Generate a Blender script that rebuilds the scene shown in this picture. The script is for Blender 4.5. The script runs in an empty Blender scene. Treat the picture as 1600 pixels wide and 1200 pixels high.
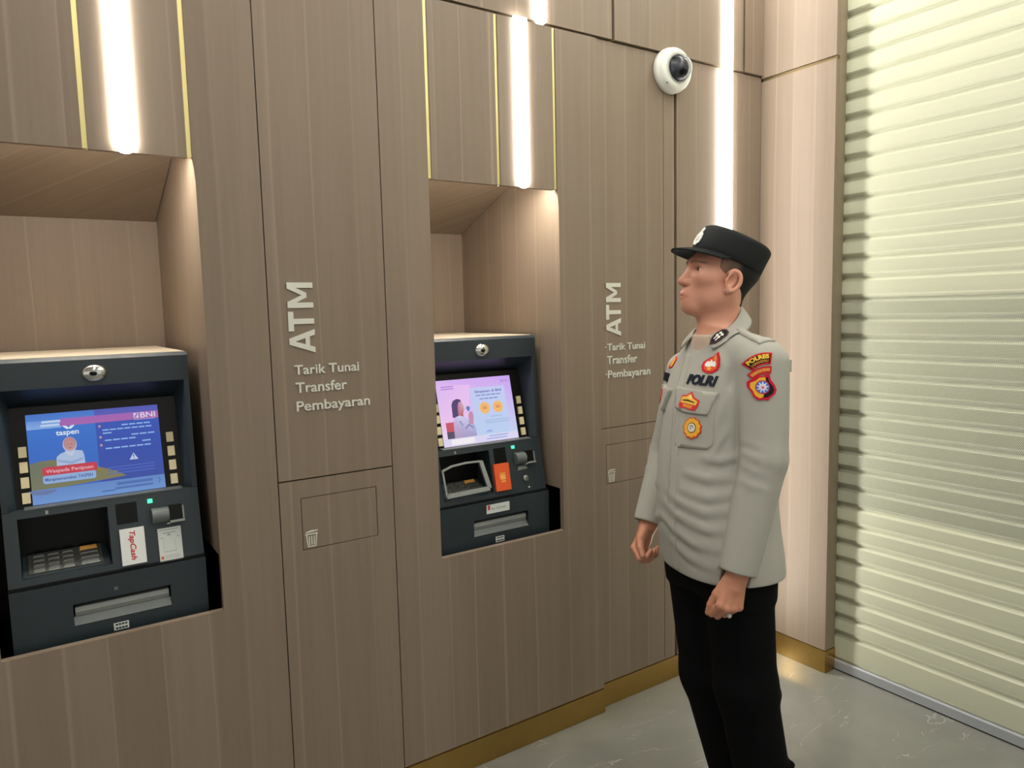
import bpy, bmesh, math, random
import numpy as np
from mathutils import Vector, Matrix, geometry
from mathutils.bvhtree import BVHTree

random.seed(7)
SC = bpy.context.scene
COL = SC.collection

# ------------------------------------------------------------------ camera
cam_d = bpy.data.cameras.new('camera')
cam_d.sensor_fit = 'HORIZONTAL'
cam_d.sensor_width = 36.0
cam_d.lens = 1141.5 / 1600 * 36.0
cam_d.clip_start = 0.02
cam_o = bpy.data.objects.new('camera', cam_d)
COL.objects.link(cam_o)
_yaw, _pit, _rol = 0.58648, 0.10078, -0.024379
_f = Vector((math.sin(_yaw) * math.cos(_pit), math.cos(_yaw) * math.cos(_pit), -math.sin(_pit)))
_r = Vector((math.cos(_yaw), -math.sin(_yaw), 0.0))
_u = _r.cross(_f)
_r2 = math.cos(_rol) * _r + math.sin(_rol) * _u
_u2 = -math.sin(_rol) * _r + math.cos(_rol) * _u
_m = Matrix((_r2, _u2, -_f)).transposed().to_4x4()
_m.translation = (0, 0, 1.5)
cam_o.matrix_world = _m
SC.camera = cam_o

# ------------------------------------------------------------------ world, exposure
world = bpy.data.worlds.new('world')
SC.world = world
world.use_nodes = True
_bg = world.node_tree.nodes['Background']
_bg.inputs['Color'].default_value = (1.0, 0.975, 0.94, 1)
_bg.inputs['Strength'].default_value = 0.62
SC.view_settings.view_transform = 'Standard'
SC.view_settings.look = 'None'
SC.view_settings.gamma = 1.0
SC.view_settings.use_curve_mapping = False
SC.view_settings.exposure = 0.0
LED_STRENGTH = 29.0
NICHE_STRENGTH = 140.0
ADDED_CEILING_STRENGTH = 36.0


# ------------------------------------------------------------------ helpers
def lin(c):
    """sRGB 0-255 -> linear RGBA"""
    o = []
    for v in c[:3]:
        v = v / 255.0
        o.append(v / 12.92 if v <= 0.04045 else ((v + 0.055) / 1.055) ** 2.4)
    return (o[0], o[1], o[2], 1.0)


def mat(name, col, rough=0.5, metal=0.0, spec=0.5, emit=None, strength=0.0, coat=0.0, noise=0.0, nscale=40.0, bump=0.0):
    m = bpy.data.materials.new(name)
    m.use_nodes = True
    nt = m.node_tree
    b = nt.nodes['Principled BSDF']
    b.inputs['Base Color'].default_value = lin(col)
    b.inputs['Roughness'].default_value = rough
    b.inputs['Metallic'].default_value = metal
    b.inputs['Specular IOR Level'].default_value = spec
    b.inputs['Coat Weight'].default_value = coat
    if emit is not None:
        b.inputs['Emission Color'].default_value = lin(emit)
        b.inputs['Emission Strength'].default_value = strength
    if noise or bump:
        geo = nt.nodes.new('ShaderNodeNewGeometry')
        n = nt.nodes.new('ShaderNodeTexNoise')
        n.inputs['Scale'].default_value = nscale
        n.inputs['Detail'].default_value = 4
        nt.links.new(geo.outputs['Position'], n.inputs['Vector'])
        if noise:
            mx = nt.nodes.new('ShaderNodeMix')
            mx.data_type = 'RGBA'
            c = lin(col)
            mx.inputs[6].default_value = tuple(max(0, v * (1 - noise)) for v in c[:3]) + (1,)
            mx.inputs[7].default_value = tuple(min(1, v * (1 + noise)) for v in c[:3]) + (1,)
            nt.links.new(n.outputs['Fac'], mx.inputs[0])
            nt.links.new(mx.outputs[2], b.inputs['Base Color'])
        if bump:
            bp = nt.nodes.new('ShaderNodeBump')
            bp.inputs['Strength'].default_value = bump
            bp.inputs['Distance'].default_value = 0.002
            nt.links.new(n.outputs['Fac'], bp.inputs['Height'])
            nt.links.new(bp.outputs['Normal'], b.inputs['Normal'])
    return m


def math_node(nt, op, a=None, b=None, c=None):
    n = nt.nodes.new('ShaderNodeMath')
    n.operation = op
    for i, v in enumerate((a, b, c)):
        if v is None:
            continue
        if isinstance(v, (int, float)):
            n.inputs[i].default_value = v
        else:
            nt.links.new(v, n.inputs[i])
    return n.outputs[0]


def mix_col(nt, fac, a, b):
    mx = nt.nodes.new('ShaderNodeMix')
    mx.data_type = 'RGBA'
    for idx, v in ((0, fac), (6, a), (7, b)):
        if isinstance(v, (int, float, tuple)):
            mx.inputs[idx].default_value = v
        else:
            nt.links.new(v, mx.inputs[idx])
    return mx.outputs[2]


def wood_material(name, dark, light, line):
    """taupe laminate: straight vertical grain, plank tones, thin pale pin lines"""
    m = bpy.data.materials.new(name)
    m.use_nodes = True
    nt = m.node_tree
    b = nt.nodes['Principled BSDF']
    b.inputs['Roughness'].default_value = 0.5
    b.inputs['Specular IOR Level'].default_value = 0.35
    geo = nt.nodes.new('ShaderNodeNewGeometry')
    sep = nt.nodes.new('ShaderNodeSeparateXYZ')
    nt.links.new(geo.outputs['Position'], sep.inputs[0])
    s = math_node(nt, 'ADD', sep.outputs[0], sep.outputs[1])
    cmb = nt.nodes.new('ShaderNodeCombineXYZ')
    nt.links.new(s, cmb.inputs[0])
    nt.links.new(sep.outputs[2], cmb.inputs[2])

    def noise(sx, sz, detail, dist=0.0):
        mp = nt.nodes.new('ShaderNodeMapping')
        mp.inputs['Scale'].default_value = (sx, 1, sz)
        nt.links.new(cmb.outputs[0], mp.inputs[0])
        n = nt.nodes.new('ShaderNodeTexNoise')
        n.inputs['Scale'].default_value = 1.0
        n.inputs['Detail'].default_value = detail
        n.inputs['Distortion'].default_value = dist
        nt.links.new(mp.outputs[0], n.inputs['Vector'])
        return n.outputs['Fac']
    warp = math_node(nt, 'MULTIPLY', noise(3, 0.9, 1), 0.02)
    sw = math_node(nt, 'ADD', s, warp)
    vor = nt.nodes.new('ShaderNodeTexVoronoi')
    vor.voronoi_dimensions = '1D'
    vor.feature = 'F1'
    vor.inputs['Scale'].default_value = 8.5
    nt.links.new(sw, vor.inputs['W'])
    edge = nt.nodes.new('ShaderNodeTexVoronoi')
    edge.voronoi_dimensions = '1D'
    edge.feature = 'DISTANCE_TO_EDGE'
    edge.inputs['Scale'].default_value = 8.5
    nt.links.new(sw, edge.inputs['W'])
    tone = nt.nodes.new('ShaderNodeSeparateColor')
    nt.links.new(vor.outputs['Color'], tone.inputs[0])
    fine = noise(420, 9, 3)
    mid = noise(60, 1.2, 3, 0.4)
    fig = noise(16, 0.8, 3, 1.2)
    f1 = math_node(nt, 'MULTIPLY', fine, 0.22)
    f2 = math_node(nt, 'MULTIPLY', mid, 0.34)
    f3 = math_node(nt, 'MULTIPLY', tone.outputs[0], 0.26)
    f4 = math_node(nt, 'MULTIPLY', fig, 0.44)
    f = math_node(nt, 'ADD', math_node(nt, 'ADD', f1, f2), math_node(nt, 'ADD', f3, f4))
    f = math_node(nt, 'MULTIPLY_ADD', math_node(nt, 'SUBTRACT', f, 0.62), 0.75, 0.5)
    base = mix_col(nt, f, lin(dark), lin(light))
    mr = nt.nodes.new('ShaderNodeMapRange')
    mr.inputs['From Min'].default_value = 0.0
    mr.inputs['From Max'].default_value = 0.06
    mr.inputs['To Min'].default_value = 0.4
    mr.inputs['To Max'].default_value = 0.0
    nt.links.new(edge.outputs['Distance'], mr.inputs['Value'])
    gate = math_node(nt, 'MULTIPLY', mr.outputs[0], tone.outputs[1])
    col = mix_col(nt, gate, base, lin(line))
    nt.links.new(col, b.inputs['Base Color'])
    bp = nt.nodes.new('ShaderNodeBump')
    bp.inputs['Strength'].default_value = 0.08
    bp.inputs['Distance'].default_value = 0.001
    nt.links.new(fine, bp.inputs['Height'])
    nt.links.new(bp.outputs['Normal'], b.inputs['Normal'])
    return m


def floor_material():
    m = bpy.data.materials.new('grey_marble')
    m.use_nodes = True
    nt = m.node_tree
    b = nt.nodes['Principled BSDF']
    b.inputs['Roughness'].default_value = 0.16
    b.inputs['Specular IOR Level'].default_value = 0.5
    geo = nt.nodes.new('ShaderNodeNewGeometry')
    n1 = nt.nodes.new('ShaderNodeTexNoise')
    n1.inputs['Scale'].default_value = 3.0
    n1.inputs['Detail'].default_value = 7
    n1.inputs['Distortion'].default_value = 0.8
    nt.links.new(geo.outputs['Position'], n1.inputs['Vector'])
    base = mix_col(nt, n1.outputs['Fac'], lin((104, 105, 98)), lin((142, 143, 135)))
    # thin, broken white veins: level lines of two stretched, gently warped noises, kept only in patches
    vs_ = []
    for rot, sc, seed, width in ((0.5, (1.1, 3.2, 1), 0.0, 0.0045), (-0.7, (1.3, 3.8, 1), 7.3, 0.0040)):
        mp = nt.nodes.new('ShaderNodeMapping')
        mp.inputs['Rotation'].default_value = (0, 0, rot)
        mp.inputs['Scale'].default_value = sc
        mp.inputs['Location'].default_value = (seed, seed * 0.7, 0)
        nt.links.new(geo.outputs['Position'], mp.inputs[0])
        n2 = nt.nodes.new('ShaderNodeTexNoise')
        n2.inputs['Scale'].default_value = 1.5
        n2.inputs['Detail'].default_value = 6
        n2.inputs['Distortion'].default_value = 0.25
        nt.links.new(mp.outputs[0], n2.inputs['Vector'])
        d = math_node(nt, 'ABSOLUTE', math_node(nt, 'SUBTRACT', n2.outputs['Fac'], 0.5))
        mr = nt.nodes.new('ShaderNodeMapRange')
        mr.inputs['From Max'].default_value = width
        mr.inputs['To Min'].default_value = 1.0
        mr.inputs['To Max'].default_value = 0.0
        nt.links.new(d, mr.inputs['Value'])
        n3 = nt.nodes.new('ShaderNodeTexNoise')
        n3.inputs['Scale'].default_value = 4.0
        n3.inputs['Detail'].default_value = 3
        nt.links.new(mp.outputs[0], n3.inputs['Vector'])
        mr3 = nt.nodes.new('ShaderNodeMapRange')
        mr3.inputs['From Min'].default_value = 0.53
        mr3.inputs['From Max'].default_value = 0.68
        nt.links.new(n3.outputs['Fac'], mr3.inputs['Value'])
        vs_.append(math_node(nt, 'MULTIPLY', mr.outputs[0], mr3.outputs[0]))
    v = math_node(nt, 'MULTIPLY', math_node(nt, 'MAXIMUM', vs_[0], vs_[1]), 0.42)
    nt.links.new(mix_col(nt, v, base, lin((222, 222, 214))), b.inputs['Base Color'])
    return m


def attr_material(name, rough=0.5, spec=0.5, emission=0.0, sss=0.0, bump=0.0, bscale=300.0, coat=0.0):
    """base colour (or emission of a screen) from the mesh's own print, attribute 'tint'"""
    m = bpy.data.materials.new(name)
    m.use_nodes = True
    nt = m.node_tree
    b = nt.nodes['Principled BSDF']
    b.inputs['Roughness'].default_value = rough
    b.inputs['Specular IOR Level'].default_value = spec
    b.inputs['Coat Weight'].default_value = coat
    a = nt.nodes.new('ShaderNodeAttribute')
    a.attribute_name = 'tint'
    if emission:
        b.inputs['Base Color'].default_value = (0.01, 0.01, 0.012, 1)
        nt.links.new(a.outputs['Color'], b.inputs['Emission Color'])
        b.inputs['Emission Strength'].default_value = emission
    else:
        nt.links.new(a.outputs['Color'], b.inputs['Base Color'])
    if sss:
        b.inputs['Subsurface Weight'].default_value = sss
        b.inputs['Subsurface Radius'].default_value = (0.012, 0.004, 0.002)
        b.inputs['Subsurface Scale'].default_value = 0.6
    if bump:
        geo = nt.nodes.new('ShaderNodeNewGeometry')
        n = nt.nodes.new('ShaderNodeTexNoise')
        n.inputs['Scale'].default_value = bscale
        nt.links.new(geo.outputs['Position'], n.inputs['Vector'])
        bp = nt.nodes.new('ShaderNodeBump')
        bp.inputs['Strength'].default_value = bump
        bp.inputs['Distance'].default_value = 0.001
        nt.links.new(n.outputs['Fac'], bp.inputs['Height'])
        nt.links.new(bp.outputs['Normal'], b.inputs['Normal'])
    return m


M = {}
M['wood'] = wood_material('taupe_laminate', (112, 97, 81), (154, 138, 121), (184, 168, 150))
M['void_shade'] = mat('void_shade_black', (10, 10, 11), 0.9, spec=0.1)  # black carries the shade of the enclosed void
M['backing'] = mat('dark_backing_board', (46, 38, 28), 0.9, spec=0.2)
M['brass'] = mat('brushed_brass', (192, 158, 94), 0.3, 1.0, noise=0.08, nscale=25)
M['brass_pale'] = mat('pale_brass_strip', (222, 208, 146), 0.4, 0.75)
M['brass_dull'] = mat('brass_channel', (120, 104, 70), 0.5, 0.7)
M['ceiling'] = mat('white_ceiling_paint', (225, 222, 215), 0.9)
M['led'] = mat('led_diffuser', (255, 255, 250), 0.4, emit=(255, 252, 246), strength=LED_STRENGTH)
M['niche_led'] = mat('niche_led_diffuser', (255, 255, 250), 0.4, emit=(255, 246, 234), strength=NICHE_STRENGTH)
M['added_ceiling_led'] = mat('added_ceiling_diffuser', (255, 255, 250), 0.4, emit=(255, 250, 240), strength=ADDED_CEILING_STRENGTH)
M['alu'] = mat('aluminium', (190, 192, 196), 0.35, 0.9)
M['shutter'] = mat('cream_shutter_paint', (194, 197, 172), 0.38, spec=0.5, noise=0.03, nscale=3)
M['rail'] = mat('bottom_rail_grey', (180, 184, 190), 0.4, 0.4)
M['guide'] = mat('brown_guide_rail', (138, 126, 104), 0.5, 0.1)
M['atm'] = mat('slate_plastic', (41, 51, 56), 0.42, spec=0.5, noise=0.06, nscale=200, bump=0.05)
M['atm_dark'] = mat('dark_plastic', (20, 24, 28), 0.35, spec=0.5)
M['atm_black'] = mat('black_plastic', (6, 7, 8), 0.35, spec=0.25)
M['steel'] = mat('brushed_steel', (168, 170, 165), 0.32, 0.9)
M['chrome'] = mat('chrome', (225, 225, 220), 0.12, 1.0)
M['key'] = mat('cream_key', (216, 205, 164), 0.45)
M['greyplate'] = mat('grey_plastic', (142, 147, 143), 0.45)
M['midgrey'] = mat('mid_grey_plastic', (98, 104, 104), 0.45)
M['cream'] = mat('cream_enamel', (226, 212, 188), 0.5)
M['white'] = mat('white_plastic', (226, 229, 226), 0.45)
M['paper'] = mat('white_paper', (214, 220, 216), 0.6)
M['red'] = mat('red_print', (196, 40, 52), 0.6)
M['orange'] = mat('orange_card', (226, 92, 44), 0.4)
M['yellowprint'] = mat('yellow_print', (236, 176, 84), 0.5)
M['ink'] = mat('dark_ink', (38, 42, 46), 0.6)
M['inkgrey'] = mat('grey_ink', (150, 156, 152), 0.6)
M['green_led'] = mat('green_led', (30, 200, 120), 0.4, emit=(60, 255, 150), strength=2.5)
M['letter'] = mat('white_acrylic_letter', (214, 214, 202), 0.5)
M['dome'] = mat('dome_white', (228, 230, 220), 0.35)
M['lens_dark'] = mat('camera_module', (42, 46, 54), 0.25)
M['screen'] = attr_material('screen_picture', 0.12, 0.5, emission=0.85)
M['glass'] = None


def glass_material():
    m = bpy.data.materials.new('clear_dome')
    m.use_nodes = True
    b = m.node_tree.nodes['Principled BSDF']
    b.inputs['Base Color'].default_value = (0.9, 0.92, 0.95, 1)
    b.inputs['Transmission Weight'].default_value = 1.0
    b.inputs['Roughness'].default_value = 0.02
    b.inputs['IOR'].default_value = 1.12
    return m


M['glass'] = glass_material()


def world_loc(o):
    v = Vector((0, 0, 0))
    while o is not None:
        v = v + o.location
        o = o.parent
    return v


def add_mesh(name, verts, faces, material, parent=None, smooth=False, origin=None):
    """one mesh object from world-space vertices"""
    base = world_loc(parent) if parent is not None else Vector(origin if origin is not None else (0, 0, 0))
    me = bpy.data.meshes.new(name)
    me.from_pydata([tuple(Vector(v) - base) for v in verts], [], [tuple(f) for f in faces])
    mats = material if isinstance(material, (list, tuple)) else [material]
    for mm in mats:
        me.materials.append(mm)
    if smooth:
        me.polygons.foreach_set('use_smooth', [True] * len(me.polygons))
    me.update()
    o = bpy.data.objects.new(name, me)
    COL.objects.link(o)
    if parent is not None:
        o.parent = parent
    else:
        o.location = base
    return o


def add_bm(name, bm, material, parent=None, smooth=False, origin=None, bevel=0.0, segs=2):
    if bevel:
        es = [e for e in bm.edges if len(e.link_faces) == 2 and e.calc_face_angle(0) > 0.5]
        bmesh.ops.bevel(bm, geom=es, offset=bevel, segments=segs, affect='EDGES', profile=0.5, clamp_overlap=True)
    bmesh.ops.recalc_face_normals(bm, faces=bm.faces)
    base = world_loc(parent) if parent is not None else Vector(origin if origin is not None else (0, 0, 0))
    bmesh.ops.translate(bm, verts=bm.verts, vec=-base)
    me = bpy.data.meshes.new(name)
    bm.to_mesh(me)
    bm.free()
    mats = material if isinstance(material, (list, tuple)) else [material]
    for mm in mats:
        me.materials.append(mm)
    if smooth:
        me.polygons.foreach_set('use_smooth', [True] * len(me.polygons))
    o = bpy.data.objects.new(name, me)
    COL.objects.link(o)
    if parent is not None:
        o.parent = parent
    else:
        o.location = base
    return o


def box_bm(*boxes):
    bm = bmesh.new()
    for (x0, x1, y0, y1, z0, z1) in boxes:
        vs = [bm.verts.new((x, y, z)) for z in (z0, z1) for y in (y0, y1) for x in (x0, x1)]
        for f in ((0, 2, 3, 1), (4, 5, 7, 6), (0, 1, 5, 4), (2, 6, 7, 3), (0, 4, 6, 2), (1, 3, 7, 5)):
            bm.faces.new([vs[i] for i in f])
    return bm


def box(name, x0, x1, y0, y1, z0, z1, material, parent=None, bevel=0.0, segs=2, origin=None):
    return add_bm(name, box_bm((x0, x1, y0, y1, z0, z1)), material, parent, bevel=bevel, segs=segs, origin=origin)


def prism_bm(poly, axis, a, b, bm=None):
    """extrude a 2-D polygon along an axis; poly is in the two other axes (x,z)/(y,z)/(x,y)"""
    bm = bm or bmesh.new()

    def P(p, t):
        return {'y': (p[0], t, p[1]), 'x': (t, p[0], p[1]), 'z': (p[0], p[1], t)}[axis]
    va = [bm.verts.new(P(p, a)) for p in poly]
    vb = [bm.verts.new(P(p, b)) for p in poly]
    n = len(poly)
    bm.faces.new(va)
    bm.faces.new(vb[::-1])
    for i in range(n):
        bm.faces.new((va[i], vb[i], vb[(i + 1) % n], va[(i + 1) % n]))
    return bm


def prism(name, poly, axis, a, b, material, parent=None, bevel=0.0, segs=2, origin=None):
    return add_bm(name, prism_bm(poly, axis, a, b), material, parent, bevel=bevel, segs=segs, origin=origin)


def lathe(profile, origin, axis, n=40):
    """profile [(r, h)] about an axis through origin -> verts, faces"""
    ax = Vector(axis).normalized()
    t = Vector((0, 0, 1)) if abs(ax.z) < 0.9 else Vector((1, 0, 0))
    e1 = ax.cross(t).normalized()
    e2 = ax.cross(e1)
    vs, fs = [], []
    o = Vector(origin)
    for r, h in profile:
        for i in range(n):
            a = 2 * math.pi * i / n
            vs.append(o + ax * h + (e1 * math.cos(a) + e2 * math.sin(a)) * max(r, 1e-5))
    for k in range(len(profile) - 1):
        for i in range(n):
            j = (i + 1) % n
            fs.append((k * n + i, k * n + j, (k + 1) * n + j, (k + 1) * n + i))
    return vs, fs


def thing(name, label, cat, loc=(0, 0, 0), group=None):
    o = bpy.data.objects.new(name, None)
    COL.objects.link(o)
    o.location = loc
    o.empty_display_size = 0.1
    o['label'] = label
    o['category'] = cat
    if group:
        o['group'] = group
    return o


def tag(o, label, cat, group=None):
    o['label'] = label
    o['category'] = cat
    if group:
        o['group'] = group
    return o


def structure(o):
    o['kind'] = 'structure'
    return o


_TXT = {}


def text2d(s, bold=0.0, spacing=1.0, shear=0.0):
    """flat mesh of a string in the built-in face: (verts2d, tris), size 1"""
    key = (s, bold, spacing, shear)
    if key in _TXT:
        return _TXT[key]
    cu = bpy.data.curves.new('text', 'FONT')
    cu.body = s
    cu.size = 1.0
    cu.offset = bold
    cu.space_character = spacing
    cu.shear = shear
    cu.resolution_u = 4
    o = bpy.data.objects.new('text', cu)
    COL.objects.link(o)
    bpy.context.view_layer.update()
    me = bpy.data.meshes.new_from_object(o.evaluated_get(bpy.context.evaluated_depsgraph_get()))
    vs = [(v.co.x, v.co.y) for v in me.vertices]
    fs = [tuple(p.vertices) for p in me.polygons]
    bpy.data.objects.remove(o)
    bpy.data.curves.remove(cu)
    bpy.data.meshes.remove(me)
    _TXT[key] = (vs, fs)
    return vs, fs


def fit(vs, x0, x1, y0, y1, cap=None):
    """scale a text mesh into a box; cap=(lo, hi) of the source heights mapped to y0..y1 (else its bounds)"""
    xs = [v[0] for v in vs]
    ys = [v[1] for v in vs]
    ax, bx = min(xs), max(xs)
    ay, by = cap or (min(ys), max(ys))
    return [(x0 + (v[0] - ax) / (bx - ax) * (x1 - x0), y0 + (v[1] - ay) / (by - ay) * (y1 - y0)) for v in vs]


def cap_of(s='T', bold=0.0):
    v, _ = text2d(s, bold)
    ys = [p[1] for p in v]
    return min(ys), max(ys)


def raise_flat(vs2, faces, place, t):
    """flat 2-D mesh -> thin solid: place(u, v, h) gives the world point"""
    n = len(vs2)
    vs = [place(u, v, t) for u, v in vs2] + [place(u, v, 0.0) for u, v in vs2]
    fs = [tuple(f) for f in faces]
    cnt = {}
    for f in faces:
        for i in range(len(f)):
            e = (f[i], f[(i + 1) % len(f)])
            cnt[e] = cnt.get(e, 0) + 1
    for (a, b) in list(cnt):
        if (b, a) not in cnt:
            fs.append((b, a, a + n, b + n))
    return vs, fs


# ------------------------------------------------------------------ room shell
WY = 1.985          # front plane of the machine surrounds
PY = 2.010          # front plane of the set-back panels
WX = 2.605          # face of the right-hand return
C1, C2 = 0.141, 1.279
OH = 0.241          # half width of a machine opening
OB, OT = 0.728, 1.895
TOPZ = 2.415        # top of the lower run of panels
UPZ = 2.430
CEIL = 3.00

structure(box('floor', -4.0, 4.2, -4.2, 2.75, -0.12, 0.0, floor_material(), origin=(0, 0, 0)))
structure(box('ceiling', -4.0, 4.2, -4.2, 2.75, CEIL, CEIL + 0.1, M['ceiling'], origin=(0, 0, CEIL)))

# wall with the machines: dark backing board (with the niches cut out) carrying the laminate panels
xs = [-4.0, C1 - 0.30, C1 + 0.30, C2 - 0.30, C2 + 0.30, 2.62]
wl = structure(add_bm('wall_left', box_bm(
    (xs[0], xs[1], 2.035, 2.06, 0, CEIL), (xs[2], xs[3], 2.035, 2.06, 0, CEIL), (xs[4], xs[5], 2.035, 2.06, 0, CEIL),
    (xs[1], xs[2], 2.035, 2.06, 0, 0.60), (xs[1], xs[2], 2.035, 2.06, 2.08, CEIL),
    (xs[3], xs[4], 2.035, 2.06, 0, 0.60), (xs[3], xs[4], 2.035, 2.06, 2.08, CEIL)), M['backing'], origin=(0, 2.035, 0)))
KZ = 0.092


def panel(x0, x1, z0, z1, y=WY, name='panel', th=0.02):
    return box(name, x0, x1, y, y + th, z0, z1, M['wood'], wl, bevel=0.0012, segs=1)


# surrounds: one continuous board round each opening, notch open to the header above
def surround(c, x0, x1):
    a, b = c - OH, c + OH
    poly = [(x0, KZ), (x1, KZ), (x1, TOPZ), (b, TOPZ), (b, OT + 0.001), (b + 0.0038, OT - 0.055), (b, OB), (a, OB), (a, TOPZ), (x0, TOPZ)]
    poly[6] = (b + 0.0038, OB)
    prism('surround_panel', poly, 'y', WY, WY + 0.02, M['wood'], wl, bevel=0.0012, segs=1)
    g = 0.012
    box('header_panel', a + g, c + 0.004, WY, WY + 0.018, OT, TOPZ, M['wood'], wl, bevel=0.001, segs=1)
    box('header_panel', c + 0.004 + g, b - g, WY, WY + 0.018, OT, TOPZ, M['wood'], wl, bevel=0.001, segs=1)
    for xx in (a, c + 0.004, b - g):
        box('brass_strip', xx + 0.0005, xx + g - 0.0005, WY + 0.0035, WY + 0.016, OT + 0.002, TOPZ, M['brass_pale'], wl)
    # niche lining: slanted hood, back, right and left cheeks, and liners painted black for the void's shade
    yb = 2.64
    prism('hood_panel', [(yb, 1.812), (WY + 0.021, 2.055), (WY + 0.021, 2.075), (yb, 1.832)], 'x', a - 0.001, b + 0.001, M['wood'], wl)
    box('back_panel', a - 0.06, b + 0.06, yb, yb + 0.02, 0.60, 1.84, M['wood'], wl)
    box('side_panel', b + 0.004, b + 0.022, WY + 0.0205, yb - 0.001, 0.874, 2.076, M['wood'], wl)
    box('side_panel', a - 0.022, a - 0.004, WY + 0.0205, yb - 0.001, 0.874, 2.076, M['wood'], wl)
    add_bm('void_shade_lining', box_bm((a - 0.06, b + 0.06, WY + 0.0205, yb - 0.001, 0.60, 0.61), (b + 0.05, b + 0.06, 2.0, yb - 0.001, 0.61, 0.873),
                                 (a - 0.06, a - 0.05, 2.0, yb - 0.001, 0.61, 0.873), (b + 0.0225, b + 0.06, WY + 0.021, yb - 0.001, 0.868, 0.8735),
                                 (a - 0.06, a - 0.0225, WY + 0.021, yb - 0.001, 0.868, 0.8735)), M['void_shade'], wl)


surround(C1, -0.256, 0.5445)
surround(C2, 0.8855, 1.698)
panel(-1.6, -0.26, KZ, TOPZ)
panel(-3.9, -1.604, KZ, TOPZ)
panel(0.5475, 0.8825, 1.0485, TOPZ)                       # board with the ATM lettering
PTOP = 2.424
panel(1.701, 2.038, 1.0635, PTOP, PY)
panel(2.0405, 2.096, KZ, PTOP, PY)
panel(2.110, WX - 0.001, KZ, PTOP, PY)
# upper run of panels over the horizontal joint
for x0, x1 in ((-3.9, -0.55), (-0.538, 0.65), (0.662, 1.782), (1.795, 2.477), (2.489, WX - 0.001)):
    panel(x0, x1, UPZ, CEIL - 0.002, 2.0)
box('brass_channel', -3.9, WX - 0.001, 2.018, 2.030, TOPZ - 0.004, UPZ + 0.004, M['brass_dull'], wl)
box('brass_channel', 2.094, 2.112, 2.026, 2.034, KZ, TOPZ - 0.006, M['brass_dull'], wl)

# brass kick plate of that wall
bl = structure(box('baseboard_left', -3.9, 1.698, WY - 0.006, 2.03, 0.001, KZ - 0.002, M['brass'], origin=(0, WY, 0)))
box('kick_plate', 1.6985, 2.06, PY - 0.004, 2.03, 0.001, KZ - 0.002, M['brass'], bl)
box('kick_plate', 2.0615, WX - 0.004, PY - 0.002, 2.03, 0.001, KZ - 0.002, M['brass'], bl)

# right-hand return wall
JY = 1.675
wr = structure(box('wall_right', WX + 0.022, WX + 0.075, JY + 0.02, 2.62, 0, CEIL, M['backing'], origin=(WX, 1.9, 0)))
box('panel', WX, WX + 0.02, JY, PY - 0.0005, KZ + 0.002, 2.407, M['wood'], wr, bevel=0.0015, segs=1)
box('panel', WX, WX + 0.02, JY, PY - 0.0005, 2.421, CEIL - 0.002, M['wood'], wr, bevel=0.0015, segs=1)
box('brass_channel', WX + 0.008, WX + 0.0215, JY + 0.001, PY - 0.0005, 2.404, 2.424, M['brass_dull'], wr)
box('jamb_panel', WX + 0.0205, WX + 0.076, JY, JY + 0.018, KZ + 0.002, CEIL - 0.002, M['guide'], wr)
br = structure(box('baseboard_right', WX - 0.004, WX + 0.0195, JY - 0.004, PY - 0.008, 0.001, KZ, M['brass'], origin=(WX, 1.84, 0)))
box('kick_plate', WX + 0.020, WX + 0.076, JY - 0.004, JY + 0.014, 0.001, KZ, M['brass'], br)

# ------------------------------------------------------------------ roller shutter
sh = thing('roller_shutter', 'cream roller shutter with a band of perforated slats, reaching down to the floor', 'shutter', (2.69, 0.4, 0))
SX = 2.669
SY0, SY1 = -1.6, 1.674


def perforated():
    m = bpy.data.materials.new('perforated_shutter_paint')
    m.use_nodes = True
    nt = m.node_tree
    b = nt.nodes['Principled BSDF']
    b.inputs['Roughness'].default_value = 0.45
    geo = nt.nodes.new('ShaderNodeNewGeometry')
    sep = nt.nodes.new('ShaderNodeSeparateXYZ')
    nt.links.new(geo.outputs['Position'], sep.inputs[0])
    p = 0.0054
    zz = math_node(nt, 'DIVIDE', sep.outputs[2], p * 0.866)
    row = math_node(nt, 'FLOOR', zz)
    off = math_node(nt, 'MULTIPLY', math_node(nt, 'MODULO', row, 2.0), 0.5)
    yy = math_node(nt, 'ADD', math_node(nt, 'DIVIDE', sep.outputs[1], p), off)
    fy = math_node(nt, 'SUBTRACT', math_node(nt, 'FRACT', math_node(nt, 'ADD', yy, 1000.0)), 0.5)
    fz = math_node(nt, 'SUBTRACT', math_node(nt, 'FRACT', zz), 0.5)
    d = math_node(nt, 'ADD', math_node(nt, 'MULTIPLY', fy, fy), math_node(nt, 'MULTIPLY', fz, fz))
    hole = math_node(nt, 'LESS_THAN', d, 0.075)
    nt.links.new(mix_col(nt, hole, lin((186, 190, 168)), lin((70, 72, 60))), b.inputs['Base Color'])
    return m


M['perf'] = perforated()


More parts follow.
